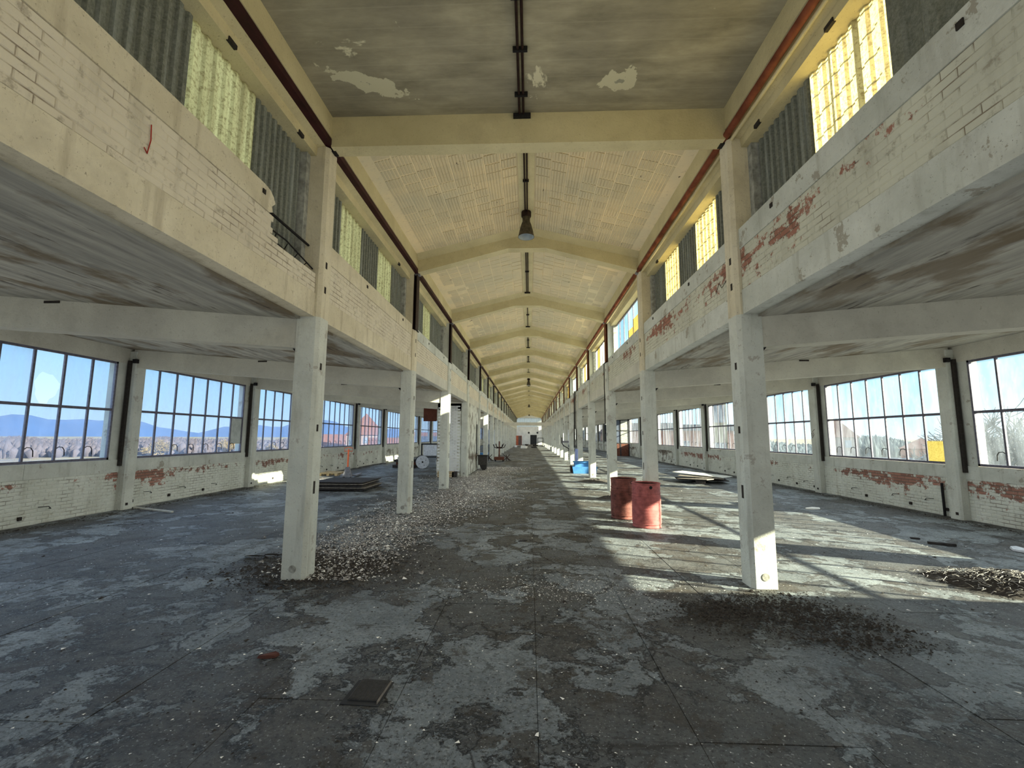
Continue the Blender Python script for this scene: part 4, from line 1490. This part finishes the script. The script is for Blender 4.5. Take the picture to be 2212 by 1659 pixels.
o = MB().box(-5.3, -4.62, 22.4, 22.43, 2.55, 3.33).obj('hanging_panel', 'sign_brown')
tag(o, 'plain dark brown panel hanging from the ceiling of the left aisle', 'panel')
T = thing('hopper_bin', 'dark tapered sheet-metal bin leaning at the fifth left column', 'bin', (-2.46, 24.3, 0))
b = MB()
b.hexa([(-.05, -.1, .05), (.20, -.1, .05), (.20, .1, .05), (-.05, .1, .05), (-.14, -.2, .28), (.24, -.2, .28), (.24, .2, .28), (-.14, .2, .28)])
b.hexa([(-.22, -.22, .28), (.24, -.22, .28), (.24, .22, .28), (-.22, .22, .28), (-.24, -.24, .76), (.26, -.24, .76), (.26, .24, .76), (-.24, .24, .76)])
b.obj('body', 'dark_bin', T)
b = MB()
b.box(-.27, .29, -.27, .27, .76, .80)
b.obj('rim', 'black_iron', T)
MB().box(-.02, .14, -.06, .06, 0, .05).obj('foot', 'black_iron', T)
T = thing('coat_stand', 'rusty iron stand with upcurved arms on a low trolley beyond the left columns', 'stand', (-2.15, 33.0, 0))
MB().tube([(0, 0, .2), (0, 0, 1.45)], .045, 8).obj('post', 'rust_brown', T)
for a, h in ((0, 1.0), (.9, 1.05), (2.2, 1.0), (3.14, 1.0), (4.2, 1.05), (5.3, 1.0)):
    ca, sa = math.cos(a), math.sin(a)
    MB().tube([(0, 0, h), (.18 * ca, .18 * sa, h - .05), (.36 * ca, .36 * sa, h + .02), (.46 * ca, .46 * sa, h + .22)], .032, 6).obj('arm', 'dark_steel', T)
TR = MB().box(-.35, .35, -.25, .25, .10, .32).obj('trolley', 'rust_brown', T)
for sx in (-.28, .28):
    for sy in (-.2, .2):
        MB().lathe([(0, -.03), (.08, -.03), (.08, .03), (0, .03)], (sx, sy, .08), 10, 'x').obj('wheel', 'black_iron', TR)
for q, (x, y) in enumerate(((-.75, .1), (.55, .3))):
    T2 = thing('iron_jack', ['spiky scrap iron on the left of the rusty stand', 'spiky scrap iron on the right of the rusty stand'][q], 'scrap iron', (-2.15 + x, 33.0 + y, 0))
    b = MB()
    for i in range(7):
        a = i * .9
        b.tube([(0, 0, .25), (.30 * math.cos(a), .2 * math.sin(a), .02 + .45 * (i % 2))], .025, 5)
    b.obj('rods', 'dark_steel', T2)
T = thing('storage_tub', 'blue plastic tub on the floor behind the sixth left column', 'tub', (-3.35, 31.4, 0))
MB().hexa([(-.4, -.4, 0), (.45, -.4, 0), (.45, .4, 0), (-.4, .4, 0), (-.45, -.45, .62), (.5, -.45, .62), (.5, .45, .62), (-.45, .45, .62)]).obj('body', 'blue_plastic', T)
MB().box(-.48, .53, -.48, .48, .62, .66).obj('rim', 'blue_plastic', T)
T = thing('storage_tub', 'blue drum between the fifth and sixth left columns', 'tub', (-3.9, 28.5, 0))
MB().lathe([(0, 0), (.28, 0), (.30, .3), (.30, .6), (.27, .85), (0, .86)], n=20).obj('body', 'blue_plastic', T, True)
MB().lathe([(.0, .86), (.28, .86), (.28, .89), (0, .90)], n=20).obj('lid', 'dark_steel', T, True)

# far end objects
T = thing('cabinet', 'tall orange-brown cabinet against the far end of the nave', 'cabinet', (-2.3, 95., 0))
MB().box(-.75, .75, -.3, .3, .0, 2.0).obj('body', 'cabinet_orange', T)
MB().box(-.70, -.02, -.32, -.30, .05, 1.95).obj('door', 'cabinet_orange', T)
MB().box(.02, .70, -.32, -.30, .05, 1.95).obj('door', 'render_pink', T)
T = thing('steel_rack', 'small black steel frame rack standing at the far right of the nave', 'rack', (2.1, 84., 0))
b = MB()
for sx in (-.5, .5):
    b.box(sx - .05, sx + .05, -.05, .05, 0, 1.6)
for z in (.1, .8, 1.55):
    b.box(-.5, .5, -.04, .04, z - .05, z + .05)
b.obj('frame', 'black_iron', T)
for i in range(10):
    x, y = rnd.uniform(-2.2, 1.6), rnd.uniform(70, 92)
    shard('rubble_lump', [(-.4, -.2), (.3, -.35), (.5, .1), (.0, .4), (-.5, .2)], rnd.uniform(.15, .35), ('flake_white', 'flake_dark', 'weathered_wood')[i % 3],
          f'{["pale", "black", "brown"][i % 3]} debris lump {["near", "beside", "left of", "right of", "before"][i % 5]} the far end of the nave', 'debris', (x, y, 0))['group'] = 'debris at the far end'

# graffiti marks
def mark(name, pts, x, label, mat='red_mark', w=.012):
    b = MB()
    b.tube([(x, y, z) for y, z in pts], w, 4)
    tag(b.obj(name, mat), label, 'graffiti')


mark('paint_mark', [(3.02, 4.14), (3.03, 4.02), (3.01, 3.90), (2.98, 3.93)], -2.808, 'small red painted scribble on the left parapet above the camera', w=.005)
mark('paint_mark', [(15.50, 2.10), (15.62, 2.02), (15.54, 1.92), (15.63, 1.80), (15.66, 1.98), (15.58, 1.86)], 9.686, 'small brown scrawled mark on the third right wall pilaster', 'rust_brown', .008)
mark('paint_mark', [(yk(2) - 4.45, 3.98), (yk(2) - 4.30, 3.92), (yk(2) - 4.22, 4.02), (yk(2) - 4.1, 3.9)], 2.808, 'small dark scribble on the right parapet beside the first column', 'socket_dark', .004)

# ------------------------------------------------------------------ loose flakes and rubble (uncountable)
def scatter(name, n, fx, mat, smin, smax, flat, label, cat):
    rs = np.random.RandomState(sum(ord(c) for c in name))
    V = np.zeros((n, 4, 3))
    P_ = fx(rs, n)
    keep = ~((P_[:, 0] < -2.70) & (P_[:, 0] > -4.2) & (P_[:, 1] > 20.2) & (P_[:, 1] < 25.3)) & ~((np.abs(P_[:, 0]) > 9.60))
    P_ = P_[keep]
    n = len(P_)
    V = V[:n]
    s = rs.uniform(smin, smax, n) * (1 + 1.2 * (rs.rand(n) < .05))
    a = rs.uniform(0, 6.283, n)
    el = rs.uniform(.35, 1., n)
    for i, (dx, dy) in enumerate(((1, 0), (-.5, .8), (-.5, -.8))):
        X = dx * s
        Yv = dy * s * el
        V[:, i, 0] = P_[:, 0] + X * np.cos(a) - Yv * np.sin(a)
        V[:, i, 1] = P_[:, 1] + X * np.sin(a) + Yv * np.cos(a)
        V[:, i, 2] = P_[:, 2] + rs.uniform(-.001, .3, n) * s * flat
    V[:, 3, 0] = P_[:, 0] + rs.uniform(-.3, .3, n) * s
    V[:, 3, 1] = P_[:, 1] + rs.uniform(-.3, .3, n) * s
    V[:, 3, 2] = P_[:, 2] + s * flat
    base = np.arange(n) * 4
    Fc = np.concatenate([np.stack([base, base + 1, base + 3], 1), np.stack([base + 1, base + 2, base + 3], 1), np.stack([base + 2, base, base + 3], 1)])
    me = bpy.data.meshes.new(name)
    me.vertices.add(n * 4)
    me.vertices.foreach_set('co', V.reshape(-1))
    me.loops.add(len(Fc) * 3)
    me.loops.foreach_set('vertex_index', Fc.reshape(-1).astype(np.int32))
    me.polygons.add(len(Fc))
    me.polygons.foreach_set('loop_start', np.arange(len(Fc), dtype=np.int32) * 3)
    me.update(calc_edges=True)
    me.validate()
    me.materials.append(MATS[mat])
    o = link(name, me)
    return tag(o, label, cat, None, 'stuff')


def fx_all(rs, n):
    y = 1.6 + (rs.rand(n) ** 1.6) * 32
    x = rs.uniform(-9.3, 9.3, n)
    cl = rs.rand(n) < .55
    cx_ = rs.uniform(-8, 8, 160)[rs.randint(0, 160, n)]
    cyv = (1.8 + rs.rand(160) ** 1.5 * 22)[rs.randint(0, 160, n)]
    x = np.where(cl, x, cx_ + rs.normal(0, .5, n))
    return np.stack([np.clip(x, -9.5, 9.5), y, np.zeros(n)], 1)


def fx_rub(rs, n):
    """rubble swept along the left columns, widening into the nave further on"""
    t = rs.rand(n)
    y = 5.7 + t * 21
    cx_ = -2.5 + .30 * np.sin(y * .55) + .5 * np.clip((y - 8) / 10, 0, 1)
    sx = .35 + .45 * np.clip((y - 5.5) / 6, 0, 1)
    x = cx_ + rs.normal(0, 1, n) * sx
    return np.stack([x, y, np.abs(rs.normal(0, .012, n))], 1)


def fx_dirt(rs, n):
    cl = np.stack([rs.normal(2.4, .55, 26), rs.normal(4.85, .27, 26)], 1)[rs.randint(0, 26, n)]
    x = cl[:, 0] + rs.normal(0, .22, n)
    y = cl[:, 1] + rs.normal(0, .12, n) - .12 * (x - 2.6)
    return np.stack([x, y, np.abs(rs.normal(0, .010, n))], 1)


def fx_dirtL(rs, n):
    x = -2.75 + rs.normal(0, .5, n)
    y = 6.3 + rs.normal(0, .42, n)
    return np.stack([x, y, np.abs(rs.normal(0, .010, n))], 1)


def fx_walls(rs, n):
    sd = np.where(rs.rand(n) < .5, -1, 1)
    return np.stack([sd * (9.58 - np.abs(rs.normal(0, .16, n))), rs.uniform(6, 34, n), np.abs(rs.normal(0, .008, n))], 1)


def fx_ctr(rs, n):
    x = .5 + rs.normal(0, .8, n)
    y = 5.55 + rs.normal(0, .30, n)
    return np.stack([x, y, np.zeros(n)], 1)


scatter('paint_flakes', 5200, fx_all, 'flake_white', .005, .014, .25, 'small white paint flakes scattered all over the floor', 'paint flakes')
scatter('dark_crumbs', 6000, fx_all, 'flake_dark', .006, .018, .5, 'small dark crumbs scattered all over the floor', 'crumbs')
scatter('gravel', 15000, fx_rub, 'flake_grey', .010, .028, .7, 'grey mortar gravel strewn along the left columns', 'gravel')
scatter('pale_gravel', 9000, fx_rub, 'flake_white', .008, .022, .6, 'white plaster chips mixed in the gravel along the left columns', 'gravel')
scatter('black_rubble', 4600, fx_dirt, 'flake_dark', .006, .020, .7, 'black crumbled dirt spread before the first right column', 'dirt')
scatter('soot_rubble', 6000, fx_dirtL, 'flake_dark', .008, .022, .7, 'black crumbled dirt heaped beside the first left column', 'dirt')
scatter('wall_dust', 7000, fx_walls, 'flake_dark', .006, .02, .6, 'brown dust and crumbs along the foot of the outer walls', 'dust')
scatter('centre_crumbs', 900, fx_ctr, 'flake_white', .005, .012, .4, 'white crumbs in the middle of the nave floor', 'crumbs')


def mound(name, cx_, cyv, rx, ry, h, rz, mat, label, cat, seed, n=26):
    rs = random.Random(seed)
    b = MB()
    vs_ = [(0, 0, h)]
    fs_ = []
    rings = 6
    for r in range(1, rings + 1):
        for i in range(n):
            t = 2 * math.pi * i / n
            f = r / rings
            hh = h * (math.cos(f * math.pi / 2) ** 1.2) * (1 + rs.uniform(-.3, .3) * (f < .95))
            vs_.append((rx * f * math.cos(t) * (1 + rs.uniform(-.06, .06)), ry * f * math.sin(t) * (1 + rs.uniform(-.06, .06)), max(-.01, hh) if r < rings else -.01))
    for i in range(n):
        fs_.append((0, 1 + i, 1 + (i + 1) % n))
    for r in range(rings - 1):
        for i in range(n):
            a = 1 + r * n + i
            c_ = 1 + r * n + (i + 1) % n
            fs_.append((a, a + n, c_ + n, c_))
    b.add(vs_, fs_)
    o = b.obj(name, mat)
    o.location = (cx_, cyv, 0)
    o.rotation_euler = (0, 0, rz)
    if label:
        tag(o, label, cat, None, 'stuff')
    return o


mound('dirt_heap', 2.75, 18.6, .75, .35, .10, -.1, 'gravel_bed', 'low grey heap of grit beside the third right column', 'dirt heap', 5)
mound('dirt_heap', 2.45, 13.5, .45, .22, .09, 0, 'gravel_bed', 'small dark heap of grit behind the rusty drum', 'dirt heap', 6)
hp = mound('fibre_heap', 6.0, 5.85, .95, .50, .17, -.75, 'flake_dark', 'dark heap of tangled straw-like fibres at the right edge of the floor', 'fibre heap', 8, 34)
rs = random.Random(12)
b = MB()
c_, s_ = math.cos(-.75), math.sin(-.75)
for i in range(650):
    u, v = rs.gauss(0, .42), rs.gauss(0, .42)
    if u * u + v * v > 1.1: continue
    lx, ly = u * .95, v * .50
    z = .17 * max(0, math.cos(min(1, math.hypot(u, v)) * math.pi / 2)) ** 1.2 + .004
    a = rs.uniform(0, 6.28)
    l = rs.uniform(.05, .16)
    bend = rs.uniform(-.06, .06)
    path = []
    for q in range(4):
        f = q / 3
        path.append((lx + l * f * math.cos(a) - bend * math.sin(f * 3.1) * math.sin(a), ly + l * f * math.sin(a) + bend * math.sin(f * 3.1) * math.cos(a), z + .02 * math.sin(f * 3.14) + rs.uniform(0, .012)))
    b.tube(path, rs.uniform(.002, .0055), 3, cap=False)
o = b.obj('fibres', 'flake_grey', hp)
o['kind'] = 'stuff'

# ------------------------------------------------------------------ outside
ZG = -7.0
g = MB()
g.box(-4200, 4200, -1500, 4200, ZG - 1, ZG)
tag(g.obj('ground_outside', 'fields'), 'flat fields and waste ground around the factory', 'ground', None, 'structure')
hl = MB()
n = 90
vs_, fs_ = [], []
for i in range(n + 1):
    a = math.radians(-95 + 100 * i / n)
    r = 2900
    h = 62 + 26 * math.sin(i * .33) + 14 * math.sin(i * .81 + 1) + 6 * math.sin(i * 1.9)
    for (rr, hh) in ((r - 420, 0), (r - 120, h * .8), (r, h), (r + 400, 0)):
        vs_.append((math.sin(a) * rr, math.cos(a) * rr, ZG + hh))
for i in range(n):
    for q in range(3):
        fs_.append((i * 4 + q, i * 4 + q + 1, i * 4 + q + 5, i * 4 + q + 4))
hl.add(vs_, fs_)
tag(hl.obj('hills', 'hill_blue', None, True), 'low blue wooded hills on the horizon beyond the left windows', 'hills', None, 'structure')


def tree_mesh(seed, depth, h, mat, spread=.55, r0=.16, nb=3):
    rs = random.Random(seed)
    b = MB()

    def grow(p, d, l, r, lev):
        q = p + d * l * .5 + Vector((rs.uniform(-1, 1), rs.uniform(-1, 1), rs.uniform(-.3, .6))) * l * .08
        e = p + d * l
        b.tube([p, q, e], r, 4 if lev < depth - 1 else 3, r * .55, cap=False)
        if lev >= depth: return
        for i in range(nb + (lev == 0)):
            nd = (d + Vector((rs.uniform(-1, 1), rs.uniform(-1, 1), rs.uniform(-.35, .75))) * spread * 1.5).normalized()
            f = rs.uniform(.5, 1.)
            grow(p + d * l * f, nd, l * rs.uniform(.6, .82), r * .55, lev + 1)
    grow(Vector((0, 0, 0)), Vector((0, 0, 1)), h * .34, r0, 0)
    return b.mesh('tree', mat)


tm_big = tree_mesh(3, 5, 11.5, 'bark_grey', .62, .42, 4)
tm_gold = tree_mesh(9, 5, 9.0, 'twigs_gold', .75, .9, 4)
tm_far = tree_mesh(5, 4, 10, 'twigs_brown', .6, .45)
tm_far2 = tree_mesh(6, 4, 10, 'twigs_brown', .7, .5)


def world_at(px, dist):
    """a point of the ground outside, in the direction of an azimuth measured in the photograph"""
    d = fw * F_PX + R2 * (px - 1106)
    d.z = 0
    d.normalize()
    return Vector((.066, 0, 0)) + d * dist


for q, (px, dist, me, sc, lab) in enumerate((
        (2150, 34, tm_big, 1.15, 'large bare tree filling the right-hand window nearest the camera'),
        (2260, 48, tm_big, 1.1, 'bare tree at the right edge beside the large bare tree'),
        (2072, 78, tm_big, .8, 'bare grey tree left of the large bare tree outside'),
        (358, 150, tm_gold, 1.0, 'golden bare tree in the field seen through the second left window'),
        (500, 190, tm_gold, .95, 'smaller golden tree to the right of the golden field tree'),
        (598, 170, tm_gold, .8, 'golden bush outside the third left window'),
        (30, 40, tm_big, .62, 'bare branches rising outside the first left window'))):
    p = world_at(px, dist)
    o = link('tree', me, None, (p.x, p.y, ZG))
    o.scale = (sc, sc, sc)
    o.rotation_euler = (0, 0, q * 1.3)
    tag(o, lab, 'tree', 'trees outside')
tl = MB()
rs = random.Random(4)
for side, m in ((-1, 'twigs_brown'), (1, 'evergreen')):
    tl = MB()
    for i in range(5200):
        px = rs.uniform(-60, 1000) if side < 0 else rs.uniform(1400, 2300)
        dist = rs.uniform(240, 700) if side < 0 else rs.uniform(190, 460)
        p = world_at(px, dist)
        h = rs.uniform(3, 8.0) * (.75 + .25 * math.sin(px * .03) * math.sin(px * .011 + 1)) if side < 0 else rs.uniform(4, 10) * (.8 + .3 * math.sin(px * .021))
        w_ = rs.uniform(1.2, 3.6)
        lean = rs.uniform(-.6, .6)
        vs_ = []
        for a in range(4):
            t = a * math.pi / 2 + rs.uniform(-.5, .5)
            vs_.append((p.x + w_ * .35 * math.cos(t), p.y + w_ * .35 * math.sin(t), ZG))
        for a in range(4):
            t = a * math.pi / 2 + rs.uniform(-.5, .5)
            vs_.append((p.x + w_ * .6 * math.cos(t), p.y + w_ * .6 * math.sin(t), ZG + h * rs.uniform(.45, .75)))
        vs_.append((p.x + lean, p.y, ZG + h))
        tl.add(vs_, [(0, 1, 5, 4), (1, 2, 6, 5), (2, 3, 7, 6), (3, 0, 4, 7), (4, 5, 8), (5, 6, 8), (6, 7, 8), (7, 4, 8)])
    o = tl.obj('treeline', m, None, True)
    tag(o, 'continuous bare woodland across the fields on the left' if side < 0 else 'dark evergreen wood behind the houses on the right', 'woods', None, 'stuff')


def house(px, dist, w, d, h, roof, wall, rmat, label, rz=0., kind='gable', dz=0.):
    p = world_at(px, dist)
    T = thing('house', label, 'building', (p.x, p.y, ZG + dz), math.atan2(p.y, p.x) - math.pi / 2 + rz)
    MB().box(-w / 2, w / 2, -d / 2, d / 2, 0, h).obj('wall', wall, T)
    b = MB()
    if kind == 'gable':      # gable end faces the viewer
        b.prism_y([(-w / 2 - .3, h), (w / 2 + .3, h), (0, h + roof)], -d / 2 - .3, d / 2 + .3)
    elif kind == 'side':
        vs_ = [(-w / 2 - .3, -d / 2 - .3, h), (w / 2 + .3, -d / 2 - .3, h), (w / 2 + .3, d / 2 + .3, h), (-w / 2 - .3, d / 2 + .3, h), (-w / 2 - .3, 0, h + roof), (w / 2 + .3, 0, h + roof)]
        b.add(vs_, [(0, 1, 5, 4), (2, 3, 4, 5), (0, 4, 3), (1, 2, 5), (0, 3, 2, 1)])
    elif kind == 'hip':
        b.add([(-w / 2 - .3, -d / 2 - .3, h), (w / 2 + .3, -d / 2 - .3, h), (w / 2 + .3, d / 2 + .3, h), (-w / 2 - .3, d / 2 + .3, h), (0, 0, h + roof)],
              [(0, 1, 4), (1, 2, 4), (2, 3, 4), (3, 0, 4), (0, 3, 2, 1)])
    else:
        b.box(-w / 2 - .4, w / 2 + .4, -d / 2 - .4, d / 2 + .4, h, h + roof)
    b.obj('roof', rmat, T)
    nfl = max(1, int(h // 3))
    nw = max(1, int(w // 3))
    for f in range(nfl):
        for i in range(nw):
            x = -w / 2 + (i + .5) * w / nw
            MB().box(x - .5, x + .5, -d / 2 - .06, -d / 2 - .02, f * 3 + 1.0, f * 3 + 2.4).obj('window', 'window_far', T)
    return T


house(1800, 112, 6.5, 6.5, 9.0, 3.8, 'render_pink', 'red_tile', 'pale square tower with a red pyramid roof outside the right windows', kind='hip')
house(1990, 66, 6.5, 8, 4.6, 2.6, 'render_cream', 'slate', 'cream gabled house with a white garage door outside the right windows')
house(1905, 94, 13, 7, 3.6, 2.2, 'render_cream', 'slate', 'long low house with a dark slate roof outside the right windows', kind='side')
house(1840, 80, 7, 6, 2.8, 1.6, 'render_white', 'slate', 'low white outbuilding beside the long slate-roofed house', kind='side')
house(1978, 112, 6, 6, 7.0, 2.0, 'brick_red_far', 'red_tile', 'red brick house behind the cream gabled house', kind='hip')
house(1712, 72, 9, 7, 4.8, 1.8, 'brick_red_far', 'red_tile', 'red brick house seen through the third right window', kind='side')
house(1655, 50, 4.5, 5, 3.6, 1.4, 'render_white', 'slate', 'white shed beside the brick house outside', kind='side')
house(1440, 62, 14, 12, 9.6, .7, 'brick_red_far', 'slate', 'large red brick factory building close outside the far right windows', kind='flat')
house(1378, 86, 13, 14, 10.5, .7, 'render_pink', 'slate', 'pink rendered block beyond the brick factory building', kind='flat')
house(1335, 125, 16, 14, 11.5, .7, 'render_white', 'slate', 'pale block farther along beyond the pink rendered block', kind='flat')
house(1548, 40, 1.2, 1.2, 12.5, .3, 'render_cream', 'render_cream', 'tall cream chimney tower outside the fourth right window', kind='flat')
house(795, 120, 9, 9, 9.0, 5.5, 'render_pink', 'red_tile', 'pink house with a steep pointed roof outside the left windows', kind='hip')
house(745, 135, 13, 9, 6.2, 3.0, 'render_pink', 'red_tile', 'long pink house left of the pointed-roof house', kind='side')
house(850, 110, 10, 9, 6.2, 2.2, 'brick_red_far', 'red_tile', 'red brick house right of the pointed-roof house', kind='side')
house(700, 110, 7, 9, 4.4, 2.2, 'render_white', 'red_tile', 'white cottage with a red roof outside the left windows', kind='gable')
house(905, 120, 10, 9, 6.8, 2.0, 'render_white', 'slate', 'pale house behind the far left windows', kind='side')
house(930, 150, 12, 9, 8., 2.0, 'render_pink', 'red_tile', 'pink terrace beyond the farthest left windows', kind='side')
